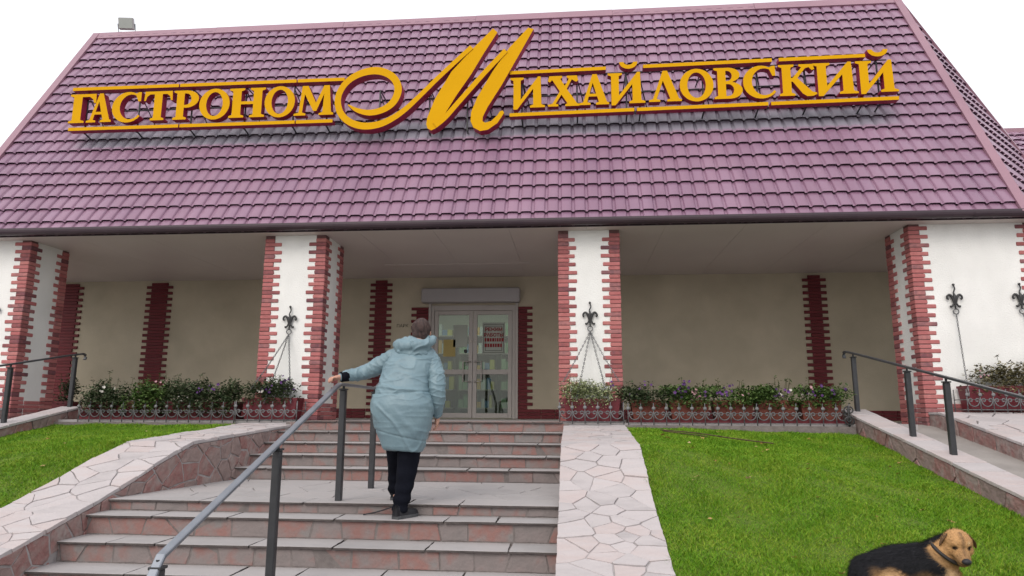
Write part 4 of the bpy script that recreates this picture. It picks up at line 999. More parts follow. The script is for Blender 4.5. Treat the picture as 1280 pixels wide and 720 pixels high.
def trough(x0, x1, y0, y1, z0, z1, mat, label, grp=None):
    t = thing('planter', ((x0+x1)/2, (y0+y1)/2, z0), label, 'planter', grp); w2, d2, h = (x1-x0)/2, (y1-y0)/2, z1-z0
    v = []; f = []
    rings = [(.88, 0), (.98, h-.03), (1.0, h-.03), (1.0, h), (.93, h), (.90, h-.05)]
    for k, z in rings: v += [(sx*w2*k if k > .95 else sx*(w2-.04*(1-k)*8), sy*d2*k, z) for sx, sy in ((-1, -1), (1, -1), (1, 1), (-1, 1))]
    for r_ in range(5): f += [(r_*4+i, r_*4+(i+1) % 4, r_*4+4+(i+1) % 4, r_*4+4+i) for i in range(4)]
    f.append((0, 3, 2, 1)); tub = obj('tub', mesh(v, f), mat, t)
    obj('soil', mesh([v[20+i] for i in range(4)], [(0, 1, 2, 3)]), 'soil', t); return t
# iron edging: repeated panel = upright with rosette, U-shaped scroll, lower rail
PWD = .163
def panel_mesh():
    m = MB(); r = .0075
    m.tube([(0, 0, 0), (0, 0, .285)], .007, 6)
    m.add(*[(lambda V, F: ([(p[0], p[1], p[2]) for p in V], F))(*ico((0, -.012, .215), (.026, .012, .026), 2))][0])
    u = [(PWD*.5+PWD*.42*math.cos(R(a)), -.004, .145+.075*math.sin(R(a))) for a in np.linspace(180, 360, 13)]
    l = [(p[0], -.004, p[2]) for p in spiral(PWD*.08+.028, .145, .028, .010, 180, -160, 9)]; q = [(PWD-p[0], p[1], p[2]) for p in l]
    m.tube(l[::-1]+u[1:-1]+q, r, 5)
    m.tube([(0, 0, .03), (PWD, 0, .03)], .006, 5); m.tube([(0, 0, .155), (PWD, 0, .155)], .0045, 5)
    return mesh(m.v, m.f, True)
pan_me = panel_mesh(); pan_me.materials.append(MAT['iron'])
def edging(x0, x1, y, z, label, front_only=True, depth=.0):
    t = thing('iron_edging', ((x0+x1)/2, y, z), label, 'edging'); n = max(1, round((x1-x0)/PWD)); sc = (x1-x0)/n/PWD
    for i in range(n):
        o = obj('scroll_panel', pan_me, None, t, (x0-(x0+x1)/2+i*PWD*sc, 0, 0)); o.scale = (sc, 1, 1)
    m = MB(); m.tube([((x1-x0)/2, 0, 0), ((x1-x0)/2, 0, .285)], .007, 6); obj('end_post', mesh(m.v, m.f, True), 'iron', t)
    if depth:
        for s in (-1, 1):
            m = MB()
            for h in (.03, .155): m.tube([(s*(x1-x0)/2, 0, h), (s*(x1-x0)/2, depth, h)], .006, 5)
            m.tube([(s*(x1-x0)/2, depth, 0), (s*(x1-x0)/2, depth, .285)], .007, 6); obj('side_rail', mesh(m.v, m.f, True), 'iron', t)
    return t
ZG = Z(-.165)
def kerb(x0, x1): tag(MB().box((x0, 9.24, -.05), (x1, 9.33, ZG)).build('kerb', 'joint'), kind='structure')
kerb(.66, 3.52); kerb(-7.2, -4.60)
# bed wall behind the edging: dark red band along the front of the portico floor
for (x0, x1, side) in ((.70, 3.47, 'right'), (-6.87, -4.62, 'left')):
    edging(x0, x1, 9.28, ZG, 'low wrought-iron scroll edging along the top of the '+side+' lawn')
# right bay planters
bx = [(.74, 1.20), (1.24, 1.76), (1.80, 2.32), (2.36, 2.86), (2.90, 3.42)]
lb = ['terracotta trough nearest the entrance column behind the right iron edging', 'second terracotta trough from the entrance column behind the right edging', 'middle terracotta trough of the five behind the right edging', 'second terracotta trough from the right ramp behind the right edging', 'terracotta trough nearest the right ramp with pale-flowered plant']
fl_sets = [[('petal_purple', 8, .018)], [('petal_purple', 20, .022), ('petal_pink', 8, .022)], [('petal_purple', 12, .022), ('petal_pink', 4, .02)], [('petal_white', 4, .018), ('petal_purple', 10, .022)], [('petal_purple', 16, .022), ('petal_white', 8, .022), ('petal_pink', 4, .02)]]
for i, (a, b) in enumerate(bx):
    trough(a, b, 9.36, 9.60, ZG+.07, Z(.16), 'terracotta', lb[i], 'terracotta troughs')
    plant('flowering_plant', (a+b)/2, 9.47, Z(.14), (.33, .22, .16+.02*(i % 2)), 1500, .042, 'leaf_dark' if i == 0 else 'leaf_green', ['dark trailing plant beside the entrance column', 'purple and pink petunias second from the entrance column', 'petunias with a few purple blooms in the middle trough', 'green leafy plant with few blooms second from the right ramp', 'petunias with white and purple blooms nearest the right ramp'][i], 'plant', fl_sets[i], 70+i, 'petunias in the right bay')
tag(MB().box((.70, 9.34, 0), (3.47, 9.62, ZG+.075)).build('planting_bed', 'tub_red'), kind='structure')
tag(MB().box((-6.90, 9.34, 0), (-4.62, 9.62, ZG+.075)).build('planting_bed', 'tub_red'), kind='structure')
# left bay: bushier dark plants
bl = [(-6.82, -6.30), (-6.26, -5.74), (-5.70, -5.18), (-5.14, -4.64)]
ll = ['nearest the left ramp', 'second from the left ramp', 'third from the left ramp', 'nearest the brick column']
for i, (a, b) in enumerate(bl):
    trough(a, b, 9.36, 9.60, ZG+.07, Z(.12), 'tub_red', 'dark red trough '+ll[i]+' behind the left edging', 'dark red troughs')
    plant('flowering_plant', (a+b)/2, 9.46, Z(.08), (.33, .24, .26), 1700, .046, 'leaf_dark' if i != 1 else 'leaf_green', 'bushy dark green plant '+ll[i]+' behind the left edging', 'plant', [[('petal_white', 6, .022)], [('petal_pink', 4, .018)], [('petal_white', 2, .016)], [('petal_purple', 12, .020)]][i], 80+i, 'plants in the left bay', 6)
# planters in front of the columns
def col_planter(x0, x1, z, mat, label_p, label_e, label_l, cat_flowers, seed, leafsz=.034, n=900, rad_z=.17):
    trough(x0+.05, x1-.03, 9.34, 9.60, z+.04, z+.33, 'tub_red', label_p)
    edging(x0, x1, 9.28, z, label_e, depth=.30)
    plant('flowering_plant', (x0+x1)/2, 9.45, z+.32, ((x1-x0)*.46, .19, rad_z), n, leafsz, mat, label_l, 'plant', cat_flowers, seed, clumps=7)
col_planter(-.19, .64, Z(-.155), 'leaf_pale', 'dark red planter box in front of the entrance column by the right wing wall', 'iron scroll basket round the planter at the right entrance column', 'pale variegated plant spilling over the right entrance column planter', [('petal_purple', 4, .020), ('petal_white', 12, .010)], 90, .032, 2600, .20)
col_planter(-4.60, -3.74, Z(-.155), 'leaf_dark', 'dark red planter box in front of the entrance column by the left wing wall', 'iron scroll basket round the planter at the left entrance column', 'dark plant with white and purple blooms at the left entrance column', [('petal_white', 8, .022), ('petal_purple', 20, .022)], 91, .04, 2000, .19)
col_planter(4.90, 6.30, Z(.02), 'leaf_dry', 'dark red planter box in front of the right corner column', 'iron scroll basket round the planter at the right corner column', 'brownish thinning plant in the right corner column planter', [('petal_pink', 3, .016)], 92, .042, 2000, .24)
col_planter(-9.95, -8.70, Z(.02), 'leaf_dry', 'dark red planter box in front of the left corner column', 'iron scroll basket round the planter at the left corner column', 'brownish plant in the left corner column planter', [], 93, .04, 500, .20)
# curled iron finial at the right end of the edging
t = thing('iron_scroll', (3.40, 9.24, ZG), 'black curled iron scroll at the ramp end of the right edging', 'ornament'); m = MB()
for s, o_ in ((1, 0), (-1, .09)):
    for q in (spiral(.03*s+o_, .20, .045, .012, 90, 90+s*420, 20), spiral(.05*s+o_, .08, .06, .015, -60, -60+s*400, 20)): m.tube(q, .010, 6)
m.tube([(.04, 0, 0), (.04, 0, .26)], .010, 6); obj('scroll', mesh(m.v, m.f, True), 'iron_black', t)
# shrub in the left portico, in a dark tub against the wall pillar
trough(-9.75, -9.35, 12.3, 12.7, Z(FLOOR)-.005, Z(.15), 'tub_red', 'dark tub standing inside the left end of the portico')
plant('potted_shrub', -9.55, 12.5, Z(.15), (.25, .2, .3), 350, .06, 'leaf_dark', 'dark shrub in the tub inside the left end of the portico', 'plant', [], 95)
YO = YF-.001
ornament(-4.06, Z(1.20), YO, 'black fleur-de-lis ornament with chains on the left entrance column', [(-4.42, 9.32, Z(.30)), (-4.22, 9.30, Z(.10)), (-3.84, 9.30, Z(.10))])
ornament(.235, Z(1.22), YO, 'black fleur-de-lis ornament with chains on the right entrance column', [(-.14, 9.36, Z(.40)), (.03, 9.30, Z(.15)), (.46, 9.30, Z(.15)), (.60, 9.36, Z(.40))])
ornament(5.06, Z(1.42), YO, 'black fleur-de-lis ornament with one chain beside the right corner bricks', [(4.94, 9.30, Z(.22))])
ornament(5.89, Z(1.42), YO, 'black fleur-de-lis ornament on the outer side of the right corner column', [(6.22, 9.32, Z(.25))])
ornament(-8.66, Z(1.36), YO, 'black fleur-de-lis ornament on the left corner column', [(-8.72, 9.30, Z(.2))])

# ================================================================ THE WOMAN ON THE STAIRS
def noise3(a, s, seed=0):
    """cheap smooth pseudo-noise on points"""
    g = np.random.default_rng(seed); out = np.zeros(len(a))
    for k in range(7):
        d = g.normal(size=3); d /= np.linalg.norm(d); out += np.sin(a @ d*s*(.6+.25*k)+g.random()*6.28)/(1+.3*k)
    return out/3
FX, FY = -1.45, 5.93
person = None
bmx = MB()
# body skeleton (head, neck, torso, arms, legs) fused into one continuous skin
HC = Vector((-1.375, 6.22, Z(.715)))
bmx.add(*ico(HC, (.076, .092, .105), 3)); bmx.add(*ico(HC+Vector((0, .045, -.055)), (.058, .062, .060), 3))
bmx.add(*ico(HC+Vector((0, .098, -.025)), (.013, .02, .022), 2))                                    # nose
for s in (-1, 1): bmx.add(*ico(HC+Vector((s*.078, .0, -.015)), (.010, .020, .030), 2))             # ears
limb(bmx, [((-1.38, 6.19, Z(.66)), .055), ((-1.40, 6.14, Z(.56)), .06)])
limb(bmx, [((-1.41, 6.10, Z(.46)), .12), ((-1.44, 6.04, Z(.24)), .13), ((-1.46, 5.98, Z(.02)), .15), ((-1.46, 5.97, Z(-.10)), .14)])
limb(bmx, [((-1.58, 6.12, Z(.47)), .06), ((-1.84, 6.12, Z(.335)), .046), ((-2.00, 6.02, Z(.295)), .034), ((-2.045, 5.985, Z(.288)), .028)])
limb(bmx, [((-1.25, 6.12, Z(.46)), .06), ((-1.185, 6.03, Z(.17)), .048), ((-1.19, 6.10, Z(.00)), .036), ((-1.195, 6.13, Z(-.05)), .028)])
limb(bmx, [((-1.39, 5.97, Z(-.12)), .085), ((-1.415, 5.98, Z(-.45)), .058), ((-1.45, 5.935, Z(-.77)), .040), ((-1.455, 5.925, Z(-.80)), .036)])
limb(bmx, [((-1.53, 6.02, Z(-.12)), .085), ((-1.56, 6.25, Z(-.40)), .058), ((-1.60, 6.34, Z(-.70)), .042), ((-1.60, 6.33, Z(-.74)), .04)])
def hand(mb, wrist, fwd, side, down, curl, sc=1.0):
    """palm plus four fingers of different length and a thumb from the side of the palm"""
    wrist, fwd, side, down = Vector(wrist), Vector(fwd).normalized(), Vector(side).normalized(), Vector(down).normalized()
    P = lambda f, s, d: wrist+(fwd*f+side*s+down*d)*sc
    limb(mb, [(P(0, 0, 0), .024*sc), (P(.05, 0, .004), .024*sc)], 8)
    for k, (s, l) in enumerate(((-.031, .062), (-.010, .075), (.011, .070), (.030, .055))):
        mb.add(*ico(P(.055, s, .004), (.014*sc, .014*sc, .014*sc), 2))
        a, b = l*.45, l*.35
        limb(mb, [(P(.035, s*.8, .003), .0125*sc), (P(.078, s, .002), .0105*sc), (P(.078+a*math.cos(curl), s*1.08, a*math.sin(curl)), .0095*sc), (P(.078+a*math.cos(curl)+b*math.cos(curl*1.9), s*1.1, a*math.sin(curl)+b*math.sin(curl*1.9)), .008*sc)], 8)
    limb(mb, [(P(.015, -.026, .012), .014*sc), (P(.045, -.048, .022), .012*sc), (P(.072, -.052, .038), .009*sc)], 8)
bm2 = MB(); bm2.v = list(bmx.v); bm2.f = list(bmx.f)
hand(bm2, (-2.035, 5.99, Z(.290)), (-.72, -.66, -.04), (.66, -.72, 0), (0, 0, -1), .75, .95)
hand(bm2, (-1.195, 6.13, Z(-.045)), (0, .15, -1), (0, -1, -.15), (-1, 0, 0), .5, .95)
body_me = fuse(bm2, .0075, 3, .5)
pl_ = Vector((-1.46, 5.95, Z(-.877)))
body_me.transform(Matrix.Translation(-pl_))
person = obj('person', body_me, 'skin', None, pl_); tag(person, 'woman in a pale blue-green coat climbing the stairs with one hand on the rail', 'person')
def wear(name, me, mat): me.transform(Matrix.Translation(-pl_)); return obj(name, me, mat, person)
# coat: lofted trunk, sleeves and hood fused, then folded
cm = MB()
rings = [(-.325, -1.458, 5.99, .158, .140, .12), (-.305, -1.460, 5.985, .172, .150, .12), (-.22, -1.462, 5.98, .205, .168, .06), (-.11, -1.462, 5.97, .240, .185, 0), (.02, -1.472, 5.965, .266, .196, 0), (.10, -1.474, 5.975, .268, .192, 0), (.20, -1.472, 6.01, .232, .185, 0), (.30, -1.456, 6.04, .218, .178, 0), (.40, -1.434, 6.07, .218, .172, 0), (.475, -1.420, 6.10, .208, .155, 0), (.53, -1.412, 6.12, .185, .13, 0), (.57, -1.405, 6.13, .13, .11, 0), (.61, -1.40, 6.15, .085, .085, 0)]
NR = 40
RR = catmull([(z, cx, cy, a, b, sl) for z, cx, cy, a, b, sl in rings], 4)
v = []; f = []
for q in RR:
    z, cx, cy, a, b, sl = q
    for k in range(NR):
        an_ = 2*math.pi*k/NR; ca, sa = math.cos(an_), math.sin(an_); e = .85
        x = a*math.copysign(abs(ca)**e, ca); y = b*math.copysign(abs(sa)**e, sa)
        v.append((cx+x, cy+y, Z(z)-.35*sl*(x+.02)*2.2))
n_ = len(RR)
for i in range(n_-1): f += [(i*NR+k, i*NR+(k+1) % NR, (i+1)*NR+(k+1) % NR, (i+1)*NR+k) for k in range(NR)]
f += [tuple(range(NR))[::-1], tuple(range((n_-1)*NR, n_*NR))]
cm.add(v, f)
coat_me = fuse(cm, .0072, 4, .5)
a, nb_ = mesh_np(coat_me); zr = a[:, 2]-EYE
tr_ = np.ones(len(a))
waist = np.exp(-((zr-.20)/.10)**2); hem = np.clip((-.12-zr)/.20, 0, 1); bk = np.exp(-((zr-.42)/.12)**2)
ang = np.arctan2(a[:, 1]-5.98, a[:, 0]+1.46)
def crease(a, sc, seed, wd=.20):
    """narrow raised lines along the zero set of a stretched noise: cloth creases"""
    n = noise3(a*np.array(sc), 1.0, seed); return np.exp(-(n/wd)**2)
disp = tr_*(waist*.8+.2)*.012*crease(a, (8, 8, 46), 1, .16)+tr_*waist*.008*crease(a, (16, 16, 70), 2, .14)
disp += tr_*(hem*.9+.1)*.010*crease(a, (36, 32, 9), 3, .16)+tr_*bk*.009*crease(a, (16, 16, 34), 4, .15)
rotm = np.array([[.8, 0, -.6], [0, 1, 0], [.6, 0, .8]])
disp += tr_*np.exp(-((zr+.05)/.17)**2)*.010*crease(a @ rotm, (34, 14, 8), 5, .15)
disp += tr_*np.exp(-((zr-.33)/.12)**2)*.008*crease(a @ rotm.T, (22, 16, 44), 15, .15)
disp += .007*noise3(a, 10, 6)+.0025*noise3(a, 44, 7)
# waist seam, back seam and gathered hem
disp -= tr_*.008*np.exp(-((zr-.155-.01*np.sin(a[:, 0]*9))/.006)**2)
disp -= tr_*.006*np.exp(-((zr+.205+.22*(a[:, 0]+1.46))/.007)**2)
set_np(coat_me, a+nb_*disp[:, None])
wear('coat', coat_me, 'coat')
for chain_, sd0, st in (([((-1.585, 6.10, Z(.470)), .090), ((-1.70, 6.12, Z(.415)), .086), ((-1.85, 6.12, Z(.345)), .072), ((-1.95, 6.06, Z(.315)), .063), ((-2.015, 6.01, Z(.300)), .055)], 51, (46, 22, 24)), ([((-1.265, 6.10, Z(.445)), .092), ((-1.205, 6.04, Z(.32)), .084), ((-1.180, 6.00, Z(.17)), .079), ((-1.185, 6.04, Z(.06)), .068), ((-1.192, 6.09, Z(-.015)), .054)], 61, (20, 20, 46))):
    sm_ = MB(); limb(sm_, chain_, 18); sl_me = fuse(sm_, .0065, 3, .5); a, nb_ = mesh_np(sl_me)
    set_np(sl_me, a+nb_*(.006*crease(a, st, sd0, .13)+.005*crease(a @ rotm, tuple(q*1.6 for q in st), sd0+1, .11)+.004*noise3(a, 12, sd0+2)-.006)[:, None]); wear('sleeve', sl_me, 'coat')
hm = MB()                                                    # hood lying in folds round the neck
hr = [(Vector((-1.40+.155*math.cos(t_), 6.11+.125*math.sin(t_)-.02, Z(.602+.040*math.sin(t_)+.012*math.cos(t_)))), .032+.016*max(0, -math.sin(t_))) for t_ in np.linspace(0, 2*math.pi, 25)]
hm.tube([p for p, r in hr], [r for p, r in hr], 12)
hm.add(*ico((-1.405, 6.02, Z(.555)), (.155, .070, .080), 3)); hm.add(*ico((-1.40, 5.995, Z(.505)), (.125, .05, .05), 3))
hood_me = fuse(hm, .008, 4, .5); a, nb_ = mesh_np(hood_me)
set_np(hood_me, a+nb_*(.012*crease(a, (18, 18, 50), 11, .15)+.008*crease(a, (40, 30, 20), 14, .13)+.006*noise3(a, 24, 12)-.016*np.exp(-((a[:, 0]+1.395)/.014)**2)*((a[:, 2]-EYE) < .60))[:, None])
wear('hood', hood_me, 'coat')
for p0, p1 in (((-1.985, 6.03, Z(.306)), (-2.035, 5.99, Z(.292))), ((-1.191, 6.095, Z(.00)), (-1.193, 6.115, Z(-.03)))):
    m = MB(); m.tube([p0, p1], [.050, .044], 16); wear('cuff', mesh(m.v, m.f, True), 'trousers')
# hair: short crop
hm = MB(); hm.add(*ico(HC+Vector((0, -.016, .018)), (.090, .100, .105), 3)); hm.add(*ico(HC+Vector((0, -.045, -.030)), (.076, .066, .075), 3))
hair_me = fuse(hm, .006, 4, .5); a, nb_ = mesh_np(hair_me); keep = noise3(a, 60, 21)
set_np(hair_me, a+nb_*(.006*keep+.003*noise3(a, 130, 22))[:, None]); wear('hair', hair_me, 'hair')
# trousers
tm = MB()
limb(tm, [((-1.40, 5.97, Z(-.15)), .115), ((-1.405, 5.985, Z(-.35)), .098), ((-1.425, 5.97, Z(-.58)), .080), ((-1.455, 5.93, Z(-.795)), .066)], 20)
limb(tm, [((-1.53, 6.02, Z(-.15)), .110), ((-1.555, 6.16, Z(-.34)), .092), ((-1.585, 6.28, Z(-.52)), .074), ((-1.605, 6.34, Z(-.70)), .062)], 20)
tro_me = fuse(tm, .0085, 4, .5); a, nb_ = mesh_np(tro_me); zr = a[:, 2]-EYE
set_np(tro_me, a+nb_*(.006*np.sin(zr*70+3*noise3(a, 9, 31))*np.clip((-.5-zr)/.2, .15, 1)+.004*noise3(a, 20, 32))[:, None]); wear('trousers', tro_me, 'trousers')
def shoe(heel, yaw, lift=0):
    m = MB(); prof_ = [(-.005, .030, .085), (.03, .037, .095), (.08, .036, .085), (.14, .040, .062), (.20, .044, .050), (.245, .036, .040), (.262, .018, .028)]
    v = []; f = []; k = 12
    for y, w_, h in prof_:
        for i in range(k):
            t_ = math.pi*i/(k-1); v.append((w_*math.cos(t_), y, .022+h*math.sin(t_)**.7))
    for i in range(len(prof_)-1): f += [(i*k+j, i*k+j+1, (i+1)*k+j+1, (i+1)*k+j) for j in range(k-1)]
    f += [tuple(range(k)), tuple(range((len(prof_)-1)*k, len(prof_)*k))[::-1]]
    Mx = Matrix.Translation(Vector(heel)-pl_) @ Matrix.Rotation(yaw, 4, 'Z') @ Matrix.Rotation(lift, 4, 'X')
    me = mesh(v, f, True); me.transform(Mx); s = obj('shoe', me, 'shoe', person)
    m = MB(); outl = [(w_+.004, y) for y, w_, h in prof_]+[(-w_-.004, y) for y, w_, h in prof_[::-1]]
    m.prism(outl, 0, .026, lambda x, y, d: (x, y, d)); me = mesh(m.v, m.f); me.transform(Mx); obj('sole', me, 'sole', s)
shoe((-1.475, 5.86, Z(-.877)+.001), R(-28)); shoe((-1.60, 6.30, Z(LAND)+.001), R(6))

# ================================================================ THE DOG ON THE LAWN
DL = Vector((2.02, 4.68, Z(lawn_r(2.02, 4.68))))
g0 = DL.z
def D(x, y, z): return Vector((x, y, Z(z)))
dm_ = MB()
limb(dm_, [(D(1.81, 4.74, -.975), .112), (D(1.94, 4.73, -.945), .128), (D(2.07, 4.71, -.925), .136), (D(2.165, 4.68, -.895), .128), (D(2.215, 4.645, -.835), .104), (D(2.25, 4.61, -.780), .080)], 22)
dm_.add(*ico(D(2.19, 4.65, -.97), (.11, .10, .12), 3))
dm_.add(*ico(D(1.845, 4.655, -.985), (.140, .085, .105), 3))                       # haunch lying towards the viewer
limb(dm_, [(D(1.90, 4.60, -1.00), .07), (D(1.99, 4.55, -1.045), .048), (D(1.90, 4.53, -1.075), .032)], 12)     # knee forward, hock back
limb(dm_, [(D(1.90, 4.53, -1.075), .03), (D(2.02, 4.52, -1.085), .026), (D(2.07, 4.52, -1.085), .030)], 12)
limb(dm_, [(D(2.20, 4.60, -.98), .065), (D(2.16, 4.55, -1.06), .042), (D(2.30, 4.50, -1.075), .032), (D(2.40, 4.47, -1.08), .033)], 12)
limb(dm_, [(D(2.26, 4.68, -.98), .062), (D(2.27, 4.66, -1.05), .042), (D(2.40, 4.62, -1.065), .032), (D(2.49, 4.59, -1.07), .033)], 12)
limb(dm_, [(D(1.76, 4.80, -1.00), .04), (D(1.715, 4.74, -1.06), .034), (D(1.72, 4.62, -1.085), .030), (D(1.79, 4.52, -1.09), .022)], 12)   # tail on the ground
# head: skull, brow, cheeks, muzzle, jaw, turned towards the right and the viewer
hc = D(2.268, 4.57, -.752); fw_ = Vector((-.10, -.85, -.50)).normalized(); sd_ = Vector((.99, -.12, -.05)).normalized(); sd_ = (sd_-fw_*sd_.dot(fw_)).normalized(); up_ = fw_.cross(sd_)*-1
up_ = (up_ if up_.z > 0 else -up_).normalized()
def Hd(f_, s, u_): return hc+fw_*f_+sd_*s+up_*u_
dm_.add(*ico(hc, (.080, .074, .070), 3)); dm_.add(*ico(Hd(.025, 0, .016), (.070, .060, .052), 3))
for s in (-1, 1): dm_.add(*ico(Hd(.03, s*.042, -.030), (.040, .040, .040), 2)); dm_.add(*ico(Hd(.056, s*.030, .026), (.022, .022, .018), 2))
limb(dm_, [(Hd(.04, 0, -.014), .054), (Hd(.085, 0, -.026), .044), (Hd(.120, 0, -.034), .035)], 14)
limb(dm_, [(Hd(.03, 0, -.052), .040), (Hd(.105, 0, -.062), .026)], 10)
dog_me = fuse(dm_, .0065, 9, .5)
a, nb_ = mesh_np(dog_me); a = a+nb_*(.004*noise3(a, 40, 41)+.002*noise3(a, 110, 42))[:, None]; set_np(dog_me, a)
hrel = a-np.array(hc); hf = hrel @ np.array(fw_); hs = hrel @ np.array(sd_); hu = hrel @ np.array(up_)
tan = np.array([.40, .225, .095]); ltan = np.array([.50, .34, .19]); blk = np.array([.012, .012, .015]); drk = np.array([.07, .045, .03])
col = np.tile(tan, (len(a), 1)); nz = .030*noise3(a, 25, 43)
def mixc(mask, c):
    global col
    m_ = np.clip(mask, 0, 1)[:, None]; col = col*(1-m_)+np.array(c)*m_
zr = a[:, 2]-EYE; inhead = np.clip((.175-np.linalg.norm(hrel, axis=1))/.02, 0, 1)*np.clip((hf+.030+.25*np.clip(hu, -.06, .06)+.3*nz)/.012, 0, 1)
hn = np.linalg.norm((a-np.array(D(1.885, 4.60, -1.01)))/np.array([.105, .12, .092]), axis=1)
saddle = np.clip((zr+.985+1.4*nz)/.07, 0, 1)**.6*np.clip((2.215+.30*np.clip(zr+.93, 0, .2)+1.3*nz-a[:, 0]+.30*(a[:, 1]-4.62))/.06+.4, 0, 1)*(1-np.clip((1.10-hn+2*nz)/.35, 0, 1))
mixc(saddle*(1-inhead), blk)
mixc((1-inhead)*np.clip((a[:, 0]-2.19+nz)/.03, 0, 1)*np.clip((-.86-zr)/.03, 0, 1), ltan)
mixc(np.clip((1.02-hn+2*nz)/.35, 0, 1)*.75, ltan)
mixc(np.clip((1.80-a[:, 0]+nz)/.04, 0, 1)*(1-inhead), blk); mixc(inhead, [.44, .25, .11]); mixc(inhead*np.clip((hu+.02-hf*.1)/.02, 0, 1)*np.exp(-(hs/.012)**2)*.6*(hf > .0), drk)
mixc(inhead*np.clip((hf-.09)/.03, 0, 1)*.35, drk); mixc(inhead*np.clip((-hu-.055)/.01, 0, 1)*.4, drk)
for s in (-1, 1):
    e = np.array(Hd(.066, s*.034, .012)); d_ = np.linalg.norm((a-e), axis=1); mixc(np.clip((.021-d_)/.008, 0, 1), [.012, .008, .006])
    e = np.array(Hd(.058, s*.030, .040)); d_ = np.linalg.norm((a-e), axis=1); mixc(np.clip((.014-d_)/.006, 0, 1)*.7, [.60, .44, .26])
mixc(np.exp(-((hs)/.05)**2)*inhead*np.exp(-((hu+.043)/.004)**2)*(hf > .06), [.02, .014, .012])
ca = dog_me.color_attributes.new('Col', 'FLOAT_COLOR', 'POINT'); ca.data.foreach_set('color', np.concatenate([col, np.ones((len(col), 1))], 1).ravel())
dog_me.transform(Matrix.Translation(-DL)); dog = obj('dog', dog_me, 'fur', None, DL); tag(dog, 'black and tan dog lying on the lawn with its head raised', 'dog')
# short fur over the whole body
g = np.random.default_rng(5); idx = g.integers(0, len(a), 26000); P = a[idx]+g.normal(size=(26000, 3))*.002; N = nb_[idx]
back = np.where((inhead[idx] > .5)[:, None], -np.array(fw_), np.array([-1.0, .1, -.35])); d_ = back-N*np.sum(back*N, 1)[:, None]; d_ /= np.linalg.norm(d_, axis=1)[:, None]+1e-6
d_ = d_+N*(.35+.2*g.random((26000, 1)))+g.normal(size=(26000, 3))*.18; ln = np.where(inhead[idx] > .5, .010, .026)*(.6+.8*g.random(26000)); sdv = np.cross(d_, N); sdv /= np.linalg.norm(sdv, axis=1)[:, None]+1e-6
V = np.empty((26000, 3, 3)); V[:, 0] = P-sdv*.0012; V[:, 1] = P+sdv*.0012; V[:, 2] = P+d_*ln[:, None]
fme = tri_mesh(V.reshape(-1, 3)-np.array(DL), np.arange(78000).reshape(-1, 3)); cc = np.repeat(col[idx]*(.75+.6*g.random((26000, 1))), 3, axis=0)
ca = fme.color_attributes.new('Col', 'FLOAT_COLOR', 'POINT'); ca.data.foreach_set('color', np.concatenate([cc, np.ones((len(cc), 1))], 1).astype(np.float32).ravel())
fo_ = obj('fur', fme, 'fur', dog); fo_['kind'] = 'stuff'
for s in (-1, 1):                                              # folded ears
    e0 = Hd(-.006, s*.048, .062); e1 = Hd(.030, s*.094, .044); e2 = Hd(.034, s*.112, -.040); e3 = Hd(-.010, s*.100, -.030); e4 = Hd(-.040, s*.074, .030)
    n2 = sd_*s*.012+fw_*.004; v = [e0, e1, e2, e3, e4]; v = [p-DL for p in v]+[p-n2-DL for p in v]
    me = mesh(v, [(0, 1, 2, 3, 4), (9, 8, 7, 6, 5)]+[(i, 5+i, 5+(i+1) % 5, (i+1) % 5) for i in range(5)]); o = obj('ear', me, pm('dog_ear', [(.07, .04, .022), (.16, .085, .04)], 20, .85), dog)
    sm = o.modifiers.new('s', 'SUBSURF'); sm.levels = 2; sm.render_levels = 2
m = MB(); m.add(*ico(Hd(.146, 0, -.022), (.026, .022, .019), 3)); obj('nose', mesh([tuple(Vector(p)-DL) for p in m.v], m.f, True), 'shoe', dog)
m = MB(); nd = Vector((.448, -.414, .793)); c1 = nd.cross(Vector((0, 0, 1))).normalized(); c2 = nd.cross(c1)
m.tube([D(2.232, 4.622, -.822)+(c1*math.cos(q)+c2*math.sin(q))*.098 for q in np.linspace(0, 2*math.pi, 29)], .011, 6, False); obj('collar', mesh([tuple(Vector(p)-DL) for p in m.v], m.f, True), 'collar', dog)

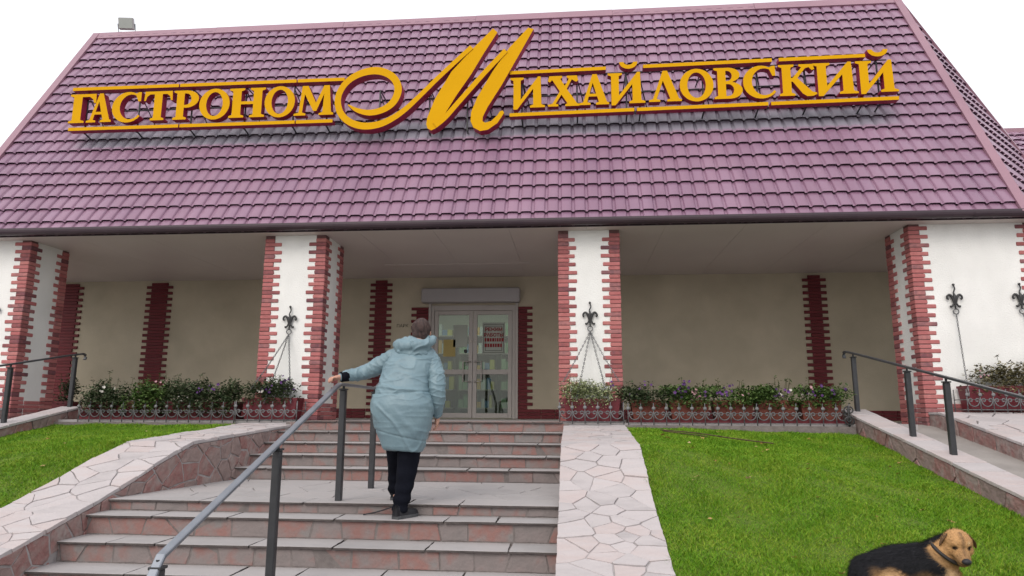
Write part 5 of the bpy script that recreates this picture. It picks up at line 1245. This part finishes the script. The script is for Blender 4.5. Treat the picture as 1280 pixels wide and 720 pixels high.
# ================================================================ SMALL THINGS
lr = random.Random(77)
def leaf_me(k):
    r_ = random.Random(k); n = 10; v = [(0, 0, .004)]; f = []
    for i in range(n):
        a_ = 6.283*i/n; rad = .026*(1 if i % 2 else .68)*r_.uniform(.75, 1.25); v.append((rad*math.cos(a_), rad*math.sin(a_), r_.uniform(0, .016)))
    v += [(.03, .002, .006), (.045, .006, .012)]
    f = [(0, 1+i, 1+(i+1) % n) for i in range(n)]+[(1, n+1, n+2)]
    return mesh(v, f)
lms = [leaf_me(k) for k in range(5)]
spots = [(1.45, 6.9), (1.55, 6.6), (2.05, 6.3), (2.35, 5.9), (2.9, 6.4), (1.9, 5.5), (2.75, 5.6), (3.1, 7.2), (1.2, 7.6), (2.6, 7.9), (1.05, 5.8), (1.5, 5.2), (1.72, 4.95), (3.25, 5.5), (3.0, 5.1), (2.2, 7.0)]
spots += [(lr.uniform(.8, 3.4), lr.uniform(4.4, 8.9)) for _ in range(34)]
for i, (x, y) in enumerate(spots):
    o = obj('fallen_leaf', lms[i % 5], 'fallen', None, (x, y, Z(lawn_r(x, y))+.028), (lr.uniform(-.4, .4), lr.uniform(-.4, .4), lr.uniform(0, 6))); tag(o, 'small dry fallen leaf lying in the grass of the right lawn', 'leaf', 'fallen leaves on the right lawn'); s = lr.uniform(.5, 1.0); o.scale = (s, s, s)
for i, (x, y) in enumerate([(-5.6, 7.4), (-6.2, 7.9), (-5.2, 6.6), (-5.9, 6.7), (-6.6, 8.4), (-5.3, 8.4)]):
    o = obj('fallen_leaf', lms[i % 5], 'fallen', None, (x, y, Z(lawn_l(x, y))+.028), (lr.uniform(-.4, .4), lr.uniform(-.4, .4), lr.uniform(0, 6))); tag(o, 'small dry fallen leaf lying in the grass of the left lawn', 'leaf', 'fallen leaves on the left lawn'); s = lr.uniform(.5, 1.0); o.scale = (s, s, s)
t = thing('twig', (1.6, 8.25, Z(lawn_r(1.6, 8.25))), 'thin forked dry twig lying across the top of the right lawn', 'twig')
m = MB(); q = [(1.02, 8.55), (1.4, 8.40), (1.8, 8.22), (2.2, 8.12)]; m.tube(catmull([(x-1.6, y-8.25, Z(lawn_r(x, y))+.055-t.location.z) for x, y in q], 5), .007, 5)
q = [(1.05, 8.5), (1.35, 8.28), (1.5, 8.2)]; m.tube(catmull([(x-1.6, y-8.25, Z(lawn_r(x, y))+.045-t.location.z) for x, y in q], 5), .006, 5); obj('stick', mesh(m.v, m.f, True), 'twig', t)
m = MB(); m.tube(catmull([(-1.80, 6.05, Z(-.870)), (-1.68, 6.055, Z(-.845)), (-1.56, 6.055, Z(-.805)), (-1.50, 6.10, Z(-.776)), (-1.46, 6.14, Z(-.774))], 6), .006, 6); o = m.build('cable', 'shoe', None, True, (-1.65, 6.07, Z(-.85))); tag(o, 'black cable running down the riser behind the woman\'s shoe', 'cable')
